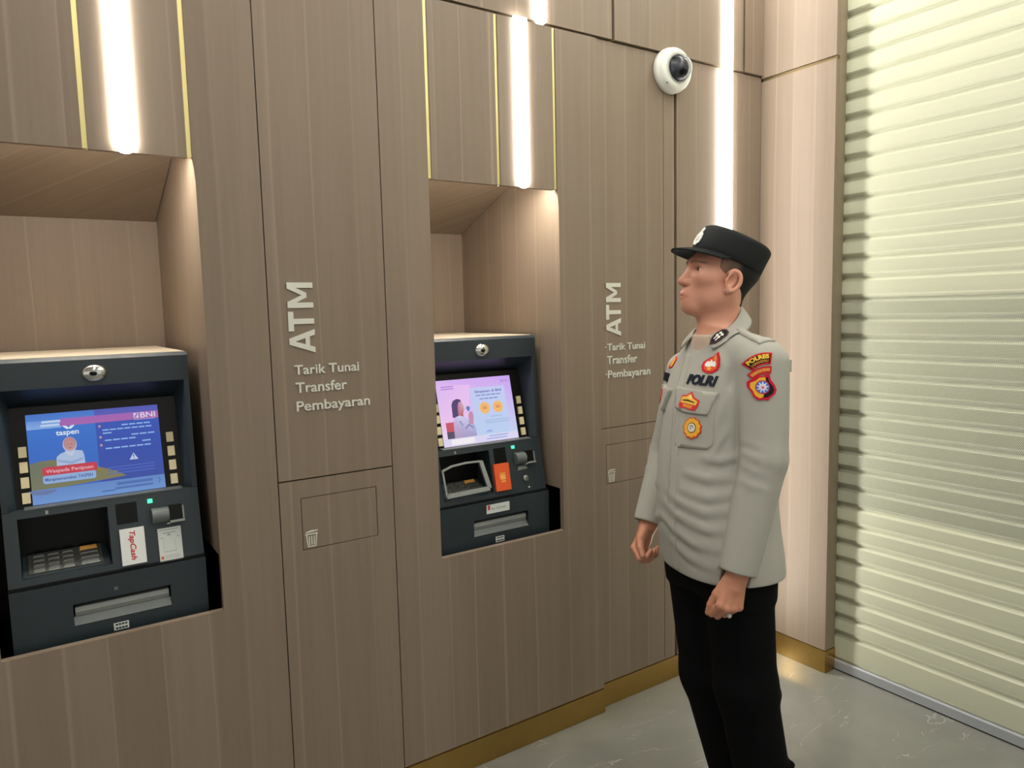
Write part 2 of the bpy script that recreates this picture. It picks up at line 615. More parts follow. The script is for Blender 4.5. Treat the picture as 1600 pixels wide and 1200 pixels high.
def slat_mesh(name, p, m):
    # section in (x, z): broad, faintly bowed face with a rolled groove at its top
    prof = [(0.004, 0.0), (0.001, 0.004), (0.0, 0.012), (-0.0004, p * 0.36), (0.0, p - 0.0200), (0.0008, p - 0.0180), (0.0024, p - 0.0165),
            (0.0085, p - 0.0125), (0.0105, p - 0.008), (0.0085, p - 0.0035), (0.004, p)]
    back = [(0.0155, p), (0.0165, p - 0.012), (0.0055, p - 0.028), (0.005, 0.01), (0.0085, 0.0)]
    poly = prof + back
    me = bpy.data.meshes.new(name)
    n = len(poly)
    vs = [(x, SY0 - 0.4, z) for x, z in poly] + [(x, SY1 - 0.4, z) for x, z in poly]
    fs = [tuple(range(n)), tuple(range(2 * n - 1, n - 1, -1))] + [(i, n + i, n + (i + 1) % n, (i + 1) % n) for i in range(n)]
    me.from_pydata(vs, [], fs)
    me.polygons.foreach_set('use_smooth', [False, False] + [k not in (2, 3) and k < 10 for k in range(n)])
    me.materials.append(m)
    bm = bmesh.new()
    bm.from_mesh(me)
    bmesh.ops.recalc_face_normals(bm, faces=bm.faces)
    bm.to_mesh(me)
    bm.free()
    return me


tops = [0.150, 0.224, 0.298, 0.371, 0.462, 0.5365, 0.611, 0.6855, 0.760, 0.8345, 0.909, 0.9835, 1.058, 1.1325, 1.207, 1.2815, 1.356, 1.4305, 1.505, 1.586]
while tops[-1] < CEIL - 0.08:
    tops.append(tops[-1] + 0.0752)
prev = 0.046
smesh = {}
for t in tops:
    t1 = t + 0.012
    p = round(t1 - prev, 4)
    perf = 0.70 < t < 1.51
    key = (p, perf)
    if key not in smesh:
        smesh[key] = slat_mesh('slat', p, M['perf'] if perf else M['shutter'])
    o = bpy.data.objects.new('slat', smesh[key])
    COL.objects.link(o)
    o.parent = sh
    o.location = (SX - 2.69, 0, prev)
    prev = t1
prism('bottom_rail', [(SX - 0.004, 0.006), (SX + 0.014, 0.006), (SX + 0.014, 0.046), (SX, 0.046), (SX - 0.004, 0.040)], 'y', SY0, SY1, M['rail'], sh)
box('weather_seal', SX, SX + 0.01, SY0, SY1, 0.0002, 0.0058, M['atm_black'], sh)
box('guide_rail', SX + 0.018, SX + 0.030, 1.650, 1.6745, 0.002, CEIL - 0.002, M['guide'], sh)

# ------------------------------------------------------------------ linear LED lights
def linear_light(x, z0, z1, y, label, group=None):
    t = thing('linear_light', label, 'light', (x, y, z0), group)
    hw = 0.0245
    poly = []
    for k in range(9):
        a = math.pi + math.pi * k / 8
        poly.append((x + hw * math.cos(a), z0 + hw + hw * math.sin(a)))
    poly += [(x + hw, z1), (x - hw, z1)]
    prism('diffuser', poly, 'y', y - 0.008, y - 0.0005, M['led'], t)
    return t


linear_light(C1 + 0.093, OT - 0.004, TOPZ - 0.002, WY, 'white vertical light strip above the opening of the blue-screen cash machine')
linear_light(C2 + 0.101, OT - 0.004, TOPZ + 0.006, WY, 'white vertical light strip above the opening of the pink-screen cash machine')
linear_light(1.470, UPZ - 0.012, CEIL - 0.003, 2.0, 'short end of a white light strip above the horizontal joint, over the pink-screen machine')
linear_light(0.332, UPZ - 0.012, CEIL - 0.003, 2.0, 'white vertical light strip above the horizontal joint, over the blue-screen machine')
linear_light(2.382, KZ + 0.01, CEIL - 0.003, 1.9995, 'long white vertical light strip in the corner, running down behind the officer')

for c, nm in ((C1, 'blue-screen'), (C2, 'pink-screen')):
    t = thing('niche_light', 'slim light bar hidden behind the header of the ' + nm + ' machine niche', 'light', (c, 2.02, 1.92))
    box('housing', c - 0.21, c + 0.21, 2.008, 2.034, 1.918, 1.935, M['alu'], t)
    box('diffuser', c - 0.205, c + 0.205, 2.011, 2.031, 1.912, 1.9175, M['niche_led'], t)

for x, nm in ((0.332, 'blue-screen machine'), (1.470, 'pink-screen machine'), (2.382, 'corner of the lobby')):  # out of view, added to brighten the upper wall and the officer
    t = thing('added_ceiling_light', 'added unseen white light strip running across the ceiling from over the ' + nm, 'light', (x, 0.3, CEIL))
    box('housing', x - 0.03, x + 0.03, -1.6, 1.97, CEIL - 0.012, CEIL - 0.0005, M['alu'], t)
    box('diffuser', x - 0.0245, x + 0.0245, -1.59, 1.96, CEIL - 0.020, CEIL - 0.0125, M['added_ceiling_led'], t)

# ------------------------------------------------------------------ cash machines
SB = Vector((0, 2.108, 1.053))                     # foot of the screen plane
ST = Vector((0, 2.160, 1.270))                     # head of the screen plane
SVEC = (ST - SB)
SN = Vector((0, -SVEC.z, SVEC.y)).normalized()     # out of the screen, to the user
SV = SVEC.normalized()
SHW, SHH = 0.297, SVEC.length
SCX = -0.005                                         # the screen sits a touch left of centre


class Picture:
    """flat print made of coloured polygons, (u, v) in 0..1, stacked in thin steps"""

    def __init__(self):
        self.v, self.f, self.c = [], [], []

    def poly(self, pts, col, layer):
        n = len(self.v)
        cols = col if isinstance(col, list) else [col] * len(pts)
        for p, c in zip(pts, cols):
            self.v.append((p[0], p[1], layer))
            self.c.append(lin(c))
        self.f.append(tuple(range(n, n + len(pts))))

    def rect(self, u0, v0, u1, v1, col, layer, col2=None, horizontal=False):
        c = [col] * 4 if col2 is None else ([col, col2, col2, col] if horizontal else [col, col, col2, col2])
        self.poly([(u0, v0), (u1, v0), (u1, v1), (u0, v1)], c, layer)

    def disc(self, u, v, ru, rv, col, layer, n=20, a0=0.0, a1=2 * math.pi):
        self.poly([(u + ru * math.cos(a0 + (a1 - a0) * k / n), v + rv * math.sin(a0 + (a1 - a0) * k / n)) for k in range(n)], col, layer)

    def pill(self, u0, v0, u1, v1, r, col, layer):
        asp = SHW / SHH
        pts = []
        for cx_, cy_, a in ((u1 - r, v1 - r * asp, 0), (u0 + r, v1 - r * asp, 90), (u0 + r, v0 + r * asp, 180), (u1 - r, v0 + r * asp, 270)):
            for k in range(5):
                t = math.radians(a + 22.5 * k)
                pts.append((cx_ + r * math.cos(t), cy_ + r * asp * math.sin(t)))
        self.poly(pts, col, layer)

    def text(self, s, u0, u1, v0, v1, col, layer, bold=0.0, cap=None):
        vs, fs = text2d(s, bold)
        vs = fit(vs, u0, u1, v0, v1, cap)
        n = len(self.v)
        self.v += [(p[0], p[1], layer) for p in vs]
        self.c += [lin(col)] * len(vs)
        self.f += [tuple(i + n for i in f) for f in fs]

    def build(self, name, place, material, parent):
        o = add_mesh(name, [place(*p) for p in self.v], self.f, material, parent)
        at = o.data.color_attributes.new('tint', 'FLOAT_COLOR', 'POINT')
        at.data.foreach_set('color', [x for c in self.c for x in c])
        return o


def picture_fraud_warning():
    p = Picture()
    p.rect(0, 0, 1, 1, (52, 96, 190), 0, (66, 124, 214))
    p.rect(0.50, 0.0, 1, 0.95, (52, 74, 160), 1, (62, 92, 192))
    p.rect(0, 0.93, 0.5, 1, (80, 132, 216), 1, (74, 120, 205))
    p.rect(0.5, 0.93, 1, 1, (92, 98, 190), 2, (84, 92, 184))
    p.rect(0.0, 0.83, 0.25, 0.925, (140, 180, 238), 2, (110, 150, 226))
    p.rect(0.24, 0.845, 1.0, 0.93, (176, 108, 178), 3, (166, 104, 190))
    for v, a, b in ((0.905, 0.11, 0.245), (0.865, 0.10, 0.235)):
        p.rect(a, v - 0.012, b, v + 0.012, (196, 218, 246), 4)
    # bank mark: four slanted tiles and the letters
    for i, (du, dv) in enumerate(((0, 0), (0.022, 0), (0, 0.034), (0.022, 0.034))):
        p.poly([(0.800 + du, 0.858 + dv), (0.818 + du, 0.858 + dv), (0.820 + du, 0.888 + dv), (0.802 + du, 0.888 + dv)], (222, 214, 240), 5)
    p.poly([(0.803, 0.862), (0.812, 0.862), (0.838, 0.918), (0.829, 0.918)], (150, 96, 180), 6)
    p.text('BNI', 0.855, 0.975, 0.858, 0.922, (232, 226, 246), 5, 0.012)
    p.rect(0.80, 0.838, 0.975, 0.843, (198, 190, 232), 5)
    # pension fund mark
    p.text('taspen', 0.205, 0.372, 0.742, 0.782, (228, 238, 250), 4, 0.02, cap=cap_of('x', 0.02))
    lf_ = [(0.285, 0.806), (0.262, 0.835), (0.258, 0.848), (0.285, 0.842), (0.298, 0.826), (0.30, 0.806)]
    p.poly(lf_, (232, 240, 250), 4)
    p.poly([(0.302, 0.806), (0.302, 0.826), (0.318, 0.842), (0.345, 0.848), (0.340, 0.832), (0.318, 0.806)], (222, 234, 248), 4)
    # hill, woman in a headscarf, two labels
    hill = [(0.0, 0.14), (0.70, 0.20), (0.62, 0.27), (0.48, 0.345), (0.30, 0.43), (0.16, 0.475), (0.06, 0.47), (0.0, 0.45)]
    p.poly(hill, [(118, 120, 92), (130, 126, 78), (134, 128, 76), (136, 130, 80), (128, 126, 86), (128, 126, 86), (120, 122, 96), (112, 118, 104)], 3)
    p.poly([(0.19, 0.38), (0.195, 0.50), (0.225, 0.535), (0.26, 0.55), (0.33, 0.56), (0.385, 0.545), (0.395, 0.50), (0.40, 0.38)], (176, 196, 228), 4)
    p.poly([(0.255, 0.555), (0.335, 0.56), (0.31, 0.50), (0.285, 0.50)], (196, 208, 234), 5)
    p.poly([(0.20, 0.47), (0.30, 0.435), (0.39, 0.47), (0.385, 0.445), (0.30, 0.405), (0.205, 0.445)], (150, 172, 214), 5)
    p.disc(0.297, 0.628, 0.052, 0.088, (190, 186, 214), 5)
    p.disc(0.298, 0.640, 0.046, 0.075, (186, 140, 150), 6)
    p.disc(0.298, 0.618, 0.036, 0.056, (196, 146, 146), 7)
    for du in (-0.014, 0.014):
        p.rect(0.298 + du - 0.006, 0.630, 0.298 + du + 0.006, 0.636, (104, 74, 86), 8)
    p.rect(0.288, 0.590, 0.308, 0.596, (150, 84, 96), 8)
    p.pill(0.085, 0.305, 0.485, 0.400, 0.018, (200, 62, 78), 9)
    p.text('Waspada Penipuan', 0.11, 0.455, 0.332, 0.372, (232, 176, 186), 10, 0.02, cap=cap_of('W', 0.02))
    p.pill(0.085, 0.215, 0.470, 0.308, 0.018, (146, 178, 222), 8)
    p.text('Mengatasnamakan TASPEN', 0.10, 0.445, 0.243, 0.278, (70, 92, 160), 10, 0.02, cap=cap_of('M', 0.02))
    # foot band
    p.rect(0, 0, 1, 0.16, (110, 152, 214), 4, (98, 138, 202))
    p.disc(0.08, 0.155, 0.10, 0.055, (104, 120, 168), 5, 14, math.pi, 2 * math.pi)
    for u0, u1, v, h in ((0.62, 0.90, 0.115, 0.016), (0.60, 0.90, 0.065, 0.012), (0.50, 0.60, 0.05, 0.008)):
        p.rect(u0, v - h, u1, v + h, (76, 112, 182), 5)
    p.poly([(0.945, 0.13), (0.955, 0.13), (0.965, 0.10), (0.955, 0.07), (0.945, 0.07), (0.955, 0.10)], (76, 112, 182), 5)
    # bulleted notice
    for v in (0.800, 0.672, 0.580):
        p.disc(0.530, v, 0.010, 0.014, (206, 158, 150), 5, 10)
    for u0, u1, v in ((0.70, 0.935, 0.795), (0.55, 0.945, 0.752), (0.55, 0.63, 0.715), (0.77, 0.965, 0.672), (0.56, 0.81, 0.630), (0.85, 0.93, 0.585), (0.56, 0.925, 0.535)):
        n = max(1, int((u1 - u0) / 0.055))
        w = (u1 - u0) / n
        for k in range(n):
            p.rect(u0 + k * w, v - 0.008, u0 + k * w + w * 0.84, v + 0.008, (146, 186, 240), 5)
    for v in (0.31, 0.275, 0.24):
        p.rect(0.56, v - 0.005, 0.93, v + 0.005, (80, 108, 202), 5)
    p.poly([(0.735, 0.375), (0.805, 0.375), (0.770, 0.455)], (196, 208, 238), 5)
    p.rect(0.766, 0.405, 0.774, 0.435, (58, 84, 180), 6)
    p.rect(0.766, 0.388, 0.774, 0.396, (58, 84, 180), 6)
    return p


def picture_savings_advert():
    p = Picture()
    p.poly([(0, 0), (1, 0), (1, 1), (0, 1)], [(250, 226, 255), (205, 226, 255), (214, 172, 255), (226, 190, 255)], 0)
    p.poly([(0.02, 0.3), (0.36, 0.3), (0.44, 0.9), (0.02, 0.95)], [(246, 206, 250), (240, 205, 255), (244, 204, 255), (232, 192, 255)], 1)
    p.rect(0, 0, 1, 0.115, (236, 226, 255), 4, (228, 226, 255))
    p.rect(0.10, 0.02, 0.40, 0.10, (255, 250, 255), 5)
    for v in (0.90, 0.865):
        p.rect(0.06, v - 0.008, 0.22, v + 0.008, (188, 138, 224), 2)
    p.text('BNI', 0.86, 0.96, 0.90, 0.945, (186, 150, 236), 2, 0.02)
    p.rect(0.43, 0.09, 0.90, 0.85, (198, 220, 255), 2, (206, 214, 255))
    p.text('Simpanan di BNI', 0.49, 0.855, 0.765, 0.805, (108, 118, 196), 3, 0.03, cap=cap_of('S', 0.03))
    for u0, u1, v in ((0.50, 0.845, 0.725), (0.545, 0.80, 0.668)):
        n = int((u1 - u0) / 0.06)
        w = (u1 - u0) / n
        for k in range(n):
            p.rect(u0 + k * w, v - 0.010, u0 + k * w + w * 0.85, v + 0.010, (142, 156, 216), 3)
    for u, v in ((0.595, 0.525), (0.775, 0.525)):
        p.disc(u, v, 0.070, 0.092, (255, 196, 120), 3)
        p.rect(u - 0.03, v - 0.02, u + 0.03, v + 0.02, (232, 158, 100), 4)
        p.rect(u - 0.04, v + 0.035, u + 0.04, v + 0.046, (240, 172, 108), 4)
    for u0, u1, v in ((0.66, 0.82, 0.385), (0.57, 0.90, 0.325), (0.58, 0.90, 0.29)):
        p.rect(u0, v - 0.007, u1, v + 0.007, (170, 196, 240), 3)
    p.poly([(0.56, 0.145), (0.66, 0.145), (0.64, 0.185), (0.59, 0.18)], (168, 188, 244), 3)
    for u0, u1, v in ((0.60, 0.86, 0.085), (0.56, 0.84, 0.045)):
        p.rect(u0, v - 0.008, u1, v + 0.008, (158, 184, 240), 6)
    # woman with long dark hair, pale blouse and a blue cup
    p.rect(0.06, 0.115, 0.16, 0.36, (208, 84, 104), 2, (214, 92, 108))
    p.rect(0.06, 0.115, 0.16, 0.22, (92, 84, 106), 3)
    p.poly([(0.16, 0.43), (0.165, 0.62), (0.19, 0.68), (0.24, 0.705), (0.285, 0.69), (0.30, 0.63), (0.26, 0.56), (0.25, 0.45), (0.22, 0.40)], (86, 70, 122), 4)
    p.poly([(0.235, 0.50), (0.24, 0.60), (0.265, 0.655), (0.30, 0.65), (0.318, 0.60), (0.328, 0.555), (0.315, 0.515), (0.30, 0.48), (0.30, 0.42), (0.24, 0.43)], [(190, 120, 140)] * 2 + [(226, 180, 204)] * 2 + [(236, 196, 214)] * 3 + [(198, 110, 120)] * 3, 5)
    p.poly([(0.15, 0.115), (0.16, 0.36), (0.19, 0.43), (0.25, 0.45), (0.31, 0.42), (0.36, 0.36), (0.43, 0.28), (0.44, 0.115)], [(188, 162, 198), (206, 186, 226), (214, 206, 246), (222, 218, 252), (214, 210, 250), (196, 196, 240), (178, 182, 232), (170, 168, 216)], 6)
    p.poly([(0.36, 0.30), (0.365, 0.45), (0.395, 0.50), (0.425, 0.48), (0.43, 0.42), (0.415, 0.30)], (206, 150, 186), 7)
    p.poly([(0.235, 0.36), (0.27, 0.29), (0.28, 0.30), (0.25, 0.37)], (140, 146, 196), 7)
    p.poly([(0.30, 0.25), (0.35, 0.31), (0.41, 0.25), (0.405, 0.235), (0.35, 0.285), (0.31, 0.235)], (124, 128, 182), 8)
    p.poly([(0.345, 0.55), (0.365, 0.585), (0.40, 0.56), (0.385, 0.505), (0.365, 0.50)], (96, 132, 200), 8)
    return p


def screen_place(c):
    def place(u, v, layer):
        q = SB + SV * (v * SHH) + SN * (0.0022 + layer * 0.00006)
        return Vector((c + SCX + (u - 0.5) * SHW, q.y, q.z))
    return place


def boxes(*b):
    return box_bm(*b)


def fascia_y(z):
    return 2.050 + (z - 0.872) / (1.050 - 0.872) * 0.035


FT = Vector((0, 0.035, 0.178)).normalized()        # up along the sloping lower fascia
FN = Vector((0, -FT.z, FT.y))


def fplace(c):
    """point on the lower fascia: x from the centre line, z height, h proud of it"""
    def place(x, z, h):
        return Vector((c + x, fascia_y(z) + FN.y * h, z + FN.z * h))
    return place


def plate(name, c, quad, h0, h1, material, parent, bevel=0.0):
    pl = fplace(c)
    bm = bmesh.new()
    a = [bm.verts.new(pl(x, z, h0)) for x, z in quad]
    b = [bm.verts.new(pl(x, z, h1)) for x, z in quad]
    n = len(quad)
    bm.faces.new(a[::-1])
    bm.faces.new(b)
    for i in range(n):
        bm.faces.new((a[i], a[(i + 1) % n], b[(i + 1) % n], b[i]))
    return add_bm(name, bm, material, parent, bevel=bevel)


def rq(x0, x1, z0, z1):
    return [(x0, z0), (x1, z0), (x1, z1), (x0, z1)]


def cash_machine(c, label, variant):
    t = thing('cash_machine', label, 'cash machine', (c, 2.3, 0))
    HW = 0.217
    box('cabinet', c - 0.205, c + 0.205, 2.21, 2.60, 0.001, 1.396, M['atm_dark'], t, bevel=0.004)
    prism('header', [(2.100, 1.338), (2.100, 1.403), (2.108, 1.411), (2.62, 1.408), (2.62, 1.30), (2.176, 1.292)], 'x', c - HW, c + HW, M['atm'], t, bevel=0.003)
    box('top_cover', c - HW + 0.004, c + HW - 0.004, 2.122, 2.615, 1.4112, 1.4130, M['cream'], t)
    # cheeks flaring from the recessed screen to the front edge
    for s in (-1, 1):
        bm = bmesh.new()
        q = []
        for z, yf, yb in ((1.049, 2.084, 2.112), (1.339, 2.100, 2.182)):
            q.append([bm.verts.new((c + s * x, y, z)) for x, y in ((HW, yf), (HW, yb + 0.06), (0.187, yb + 0.06), (0.187, yb - 0.004), (HW - 0.012, yf))])
        n = 5
        bm.faces.new(q[0])
        bm.faces.new(q[1][::-1])
        for i in range(n):
            bm.faces.new((q[0][i], q[1][i], q[1][(i + 1) % n], q[0][(i + 1) % n]))
        add_bm('cheek', bm, M['atm'], t, bevel=0.002)
    # bezel plate in the screen plane
    bm = bmesh.new()
    q0 = [(x, v, h) for x, v in ((-0.190, -0.03), (0.190, -0.03), (0.190, 1.09), (-0.190, 1.09)) for h in (0.0, -0.02)]
    vs = []
    for x, v, h in q0:
        q = SB + SV * (v * SHH) + SN * h
        vs.append(bm.verts.new((c + x, q.y, q.z)))
    for f in ((0, 2, 4, 6), (1, 7, 5, 3), (0, 1, 3, 2), (2, 3, 5, 4), (4, 5, 7, 6), (6, 7, 1, 0)):
        bm.faces.new([vs[i] for i in f])
    add_bm('screen_bezel', bm, M['atm_black'], t)
    bm = bmesh.new()
    vs = []
    for x, v, h in [(x, v, h) for x, v in ((SCX - SHW / 2, 0), (SCX + SHW / 2, 0), (SCX + SHW / 2, 1), (SCX - SHW / 2, 1)) for h in (0.0020, 0.0002)]:
        q = SB + SV * (v * SHH) + SN * h
        vs.append(bm.verts.new((c + x, q.y, q.z)))
    for f in ((0, 2, 4, 6), (1, 7, 5, 3), (0, 1, 3, 2), (2, 3, 5, 4), (4, 5, 7, 6), (6, 7, 1, 0)):
        bm.faces.new([vs[i] for i in f])
    scr = add_bm('screen', bm, M['atm_black'], t)
    scr['label'] = 'lit blue screen with a fraud warning' if variant == 0 else 'lit pink screen with an advert'
    (picture_fraud_warning() if variant == 0 else picture_savings_advert()).build('screen_picture', screen_place(c), M['screen'], scr)
    # eight soft keys beside the screen
    for s in (-1, 1):
        for k in range(4):
            v0 = 0.030 + 0.168 * k
            bm = bmesh.new()
            vs = []
            for x, v, h in [(x, v, h) for x, v in ((-0.0085, 0), (0.0085, 0), (0.0085, 0.118), (-0.0085, 0.118)) for h in (0.006, 0.0)]:
                q = SB + SV * ((v0 + v) * SHH) + SN * h
                vs.append(bm.verts.new((c + s * 0.1655 + x, q.y, q.z)))
            for f in ((0, 2, 4, 6), (1, 7, 5, 3), (0, 1, 3, 2), (2, 3, 5, 4), (4, 5, 7, 6), (6, 7, 1, 0)):
                bm.faces.new([vs[i] for i in f])
            add_bm('function_key', bm, M['key'], t, bevel=0.001)
    # chrome eye of the user camera
    bm = bmesh.new()
    bmesh.ops.create_uvsphere(bm, u_segments=32, v_segments=16, radius=1.0)
    bmesh.ops.scale(bm, verts=bm.verts, vec=(0.0285, 0.012, 0.0215))
    bmesh.ops.translate(bm, verts=bm.verts, vec=(c - 0.001, 2.100, 1.3690))
    eye = add_bm('camera_eye', bm, M['chrome'], t, smooth=True)
    bm = bmesh.new()
    bmesh.ops.create_uvsphere(bm, u_segments=20, v_segments=10, radius=1.0)
    bmesh.ops.scale(bm, verts=bm.verts, vec=(0.009, 0.004, 0.006))
    bmesh.ops.translate(bm, verts=bm.verts, vec=(c - 0.004, 2.0895, 1.3685))
    add_bm('lens', bm, M['atm_black'], eye, smooth=True)

    # lower fascia round the key bay
    pl = fplace(c)

    def slab(bm, x0, x1, z0, z1):
        d = 0.07
        vs = [bm.verts.new(p) for p in (pl(x0, z0, 0), pl(x1, z0, 0), pl(x1, z1, 0), pl(x0, z1, 0))]
        vb = [bm.verts.new((p.co.x, 2.16, p.co.z)) for p in vs]
        bm.faces.new(vs)
        bm.faces.new(vb[::-1])
        for i in range(4):
            bm.faces.new((vs[i], vb[i], vb[(i + 1) % 4], vs[(i + 1) % 4]))
    bm = bmesh.new()
    slab(bm, -HW, -0.188, 0.872, 1.048)
    slab(bm, 0.002, HW, 0.872, 1.048)
    slab(bm, -0.188, 0.002, 1.030, 1.048)
    slab(bm, -0.188, 0.002, 0.872, 0.887)
    add_bm('fascia', bm, M['atm'], t)
    prism('ledge_highlight', [(fascia_y(1.048) - 0.0015, 1.0482), (fascia_y(1.048) - 0.0015, 1.0515), (2.108, 1.0525), (2.12, 1.0482)], 'x', c - 0.172, c + 0.180, M['midgrey'], t)  # lighter grey stands in for light caught on the fascia edge
    box('key_bay', c - 0.188, c + 0.002, 2.1605, 2.205, 0.86, 1.047, M['atm_black'], t)
    # key tray, tilted up to the back, with its keys
    tray_f, tray_b = Vector((0, 2.066, 0.888)), Vector((0, 2.158, 0.918))
    tv = (tray_b - tray_f)
    tn = Vector((0, -tv.z, tv.y)).normalized()

    def tp(x, v, h):
        q = tray_f + tv * v + tn * h
        return Vector((c + x, q.y, q.z))
    bm = bmesh.new()
    vs = [bm.verts.new(tp(x, v, h)) for x, v in ((-0.186, 0), (0.0, 0), (0.0, 1), (-0.186, 1)) for h in (0.0, -0.008)]
    for f in ((0, 2, 4, 6), (1, 7, 5, 3), (0, 1, 3, 2), (2, 3, 5, 4), (4, 5, 7, 6), (6, 7, 1, 0)):
        bm.faces.new([vs[i] for i in f])
    add_bm('key_tray', bm, M['atm'], t)
    bm = bmesh.new()
    vs = [bm.verts.new(tp(x, v, h)) for x, v in ((-0.174, 0.10), (-0.016, 0.10), (-0.016, 0.95), (-0.174, 0.95)) for h in (0.004, 0.0002)]
    for f in ((0, 2, 4, 6), (1, 7, 5, 3), (0, 1, 3, 2), (2, 3, 5, 4), (4, 5, 7, 6), (6, 7, 1, 0)):
        bm.faces.new([vs[i] for i in f])
    kp = add_bm('keypad', bm, M['steel'], t, bevel=0.001)
    kw = {0: 0.024, 1: 0.024, 2: 0.024, 3: 0.040}
    kx = {0: -0.164, 1: -0.133, 2: -0.102, 3: -0.064}
    for col in range(4):
        for row in range(4):
            v0 = 0.14 + 0.2 * row
            bm = bmesh.new()
            vs = []
            for x, v, e in ((0, 0, 0), (1, 0, 0), (1, 1, 0), (0, 1, 0)):
                for h, ins in ((0.0095, 0.002), (0.0042, 0.0)):
                    vs.append(bm.verts.new(tp(kx[col] + (ins if x == 0 else kw[col] - ins), v0 + (0.02 if v == 0 and h > 0.005 else 0) + (0.15 - (0.02 if h > 0.005 else 0) if v else 0), h)))
            for f in ((0, 2, 4, 6), (1, 7, 5, 3), (0, 1, 3, 2), (2, 3, 5, 4), (4, 5, 7, 6), (6, 7, 1, 0)):
                bm.faces.new([vs[i] for i in f])
            k = add_bm('key', bm, M['steel'], kp)
            if col == 3 and row == 3:
                k.data.materials[0] = M['yellowprint']
                k['label'] = 'amber key'
    # drawer with the note slot
    y = 2.035
    bm = boxes((c - HW, c - 0.091, y, y + 0.15, 0.58, 0.866), (c + 0.128, c + HW, y, y + 0.15, 0.58, 0.866),
               (c - 0.091, c + 0.128, y, y + 0.15, 0.810, 0.866), (c - 0.091, c + 0.128, y, y + 0.15, 0.58, 0.756))
    dr = add_bm('drawer', bm, M['atm'], t)
    prism('slot_recess', [(y + 0.05, 0.7565), (y + 0.05, 0.8095), (y + 0.06, 0.8095), (y + 0.06, 0.7565)], 'x', c - 0.0905, c + 0.1275, M['atm_black'], dr)
    prism('slot_shutter', [(y + 0.013, 0.7755), (y + 0.008, 0.787), (y + 0.012, 0.798), (y + 0.03, 0.799), (y + 0.03, 0.7755)], 'x', c - 0.087, c + 0.124, M['greyplate'], dr)
    prism('slot_lip', [(y - 0.001, 0.757), (y + 0.013, 0.7745), (y + 0.03, 0.7745), (y + 0.03, 0.757)], 'x', c - 0.0905, c + 0.1275, M['midgrey'], dr)
    box('shelf', c - HW, c + HW, y + 0.004, y + 0.14, 0.8665, 0.8715, M['atm_black'], t)
    pn = box('rating_plate', c - 0.008, c + 0.026, y - 0.0012, y - 0.0001, 0.722, 0.741, M['paper'], t)
    for zc in (0.727, 0.7365):
        for k in range(4):
            box('print_line', c - 0.004 + k * 0.007, c + 0.0015 + k * 0.007, y - 0.0016, y - 0.00125, zc - 0.0022, zc + 0.0022, M['ink'], pn)
    box('indicator', c - 0.001, c + 0.008, y - 0.001, y - 0.0001, 0.826, 0.834, M['midgrey'], t)
    plate('indicator', c, rq(-0.130, -0.124, 1.033, 1.042), 0.0001, 0.0012, M['greyplate'], t)

    # right half of the fascia: reader window, light, card slot
    plate('reader_window', c, rq(0.020, 0.068, 0.981, 1.032), 0.0001, 0.0012, M['atm_black'], t)
    plate('status_light', c, rq(0.094, 0.105, 1.023, 1.033), 0.0001, 0.003, M['green_led'], t, bevel=0.001)
    bm = bmesh.new()
    n = 12
    ring = [[], []]
    for e, x in enumerate((0.100, 0.140)):
        for k in range(n + 1):
            a = math.pi * k / n
            ring[e].append(bm.verts.new(pl(x, 0.988 + 0.020 * math.cos(a), 0.022 * math.sin(a) + 0.0002)))
    for k in range(n):
        bm.faces.new((ring[0][k], ring[1][k], ring[1][k + 1], ring[0][k + 1]))
    bm.faces.new(ring[0])
    bm.faces.new(ring[1][::-1])
    cs = add_bm('card_slot', bm, M['midgrey'], t, smooth=False, bevel=0.0008)
    plate('slot_mouth', c, rq(0.1405, 0.172, 0.972, 1.010), 0.0002, 0.013, M['atm_black'], cs, bevel=0.002)
    lip = bmesh.new()
    for (x0, x1, z0, z1, h) in ((0.1405, 0.176, 0.966, 0.9715, 0.020), (0.1725, 0.176, 0.972, 1.006, 0.016), (0.132, 0.1402, 0.964, 0.967, 0.022)):
        vs = [lip.verts.new(pl(x, z, hh)) for hh in (0.0002, h) for x, z in rq(x0, x1, z0, z1)]
        for f in ((3, 2, 1, 0), (4, 5, 6, 7), (0, 1, 5, 4), (1, 2, 6, 5), (2, 3, 7, 6), (3, 0, 4, 7)):
            lip.faces.new([vs[i] for i in f])
    add_bm('slot_lip', lip, M['greyplate'], cs)

    if variant == 0:
        cd = plate('card_reader_pad', c, rq(0.023, 0.079, 0.878, 0.968), 0.0002, 0.006, M['white'], t, bevel=0.001)
        cd['label'] = 'white pad with red lettering'
        vs, fs = text2d('TapCash', 0.02, shear=0.25)
        vs = fit(vs, 0.0, 0.072, 0.0, 0.013, cap=cap_of('T', 0.02))
        v3, f3 = raise_flat([(0.0445 + v[1], 0.961 - v[0]) for v in vs], [f for f in fs], lambda x, z, h: pl(x, z, 0.0062 + h), 0.0004)
        add_mesh('lettering', v3, f3, M['red'], cd)
        st = plate('instruction_sticker', c, rq(0.110, 0.166, 0.870, 0.954), 0.0002, 0.0012, M['paper'], t)
        st['label'] = 'white sticker with a line drawing'
        mk = bmesh.new()
        for (x0, x1, z0, z1) in ((0.113, 0.163, 0.948, 0.9495), (0.122, 0.152, 0.940, 0.942), (0.115, 0.121, 0.928, 0.930), (0.154, 0.160, 0.928, 0.930),
                                 (0.122, 0.1225, 0.893, 0.930), (0.150, 0.1505, 0.893, 0.922), (0.122, 0.150, 0.893, 0.8942), (0.124, 0.158, 0.882, 0.8832), (0.124, 0.158, 0.877, 0.878)):
            mk.faces.new([mk.verts.new(pl(x, z, 0.0015)) for x, z in rq(x0, x1, z0, z1)])
        add_bm('print', mk, M['inkgrey'], st)
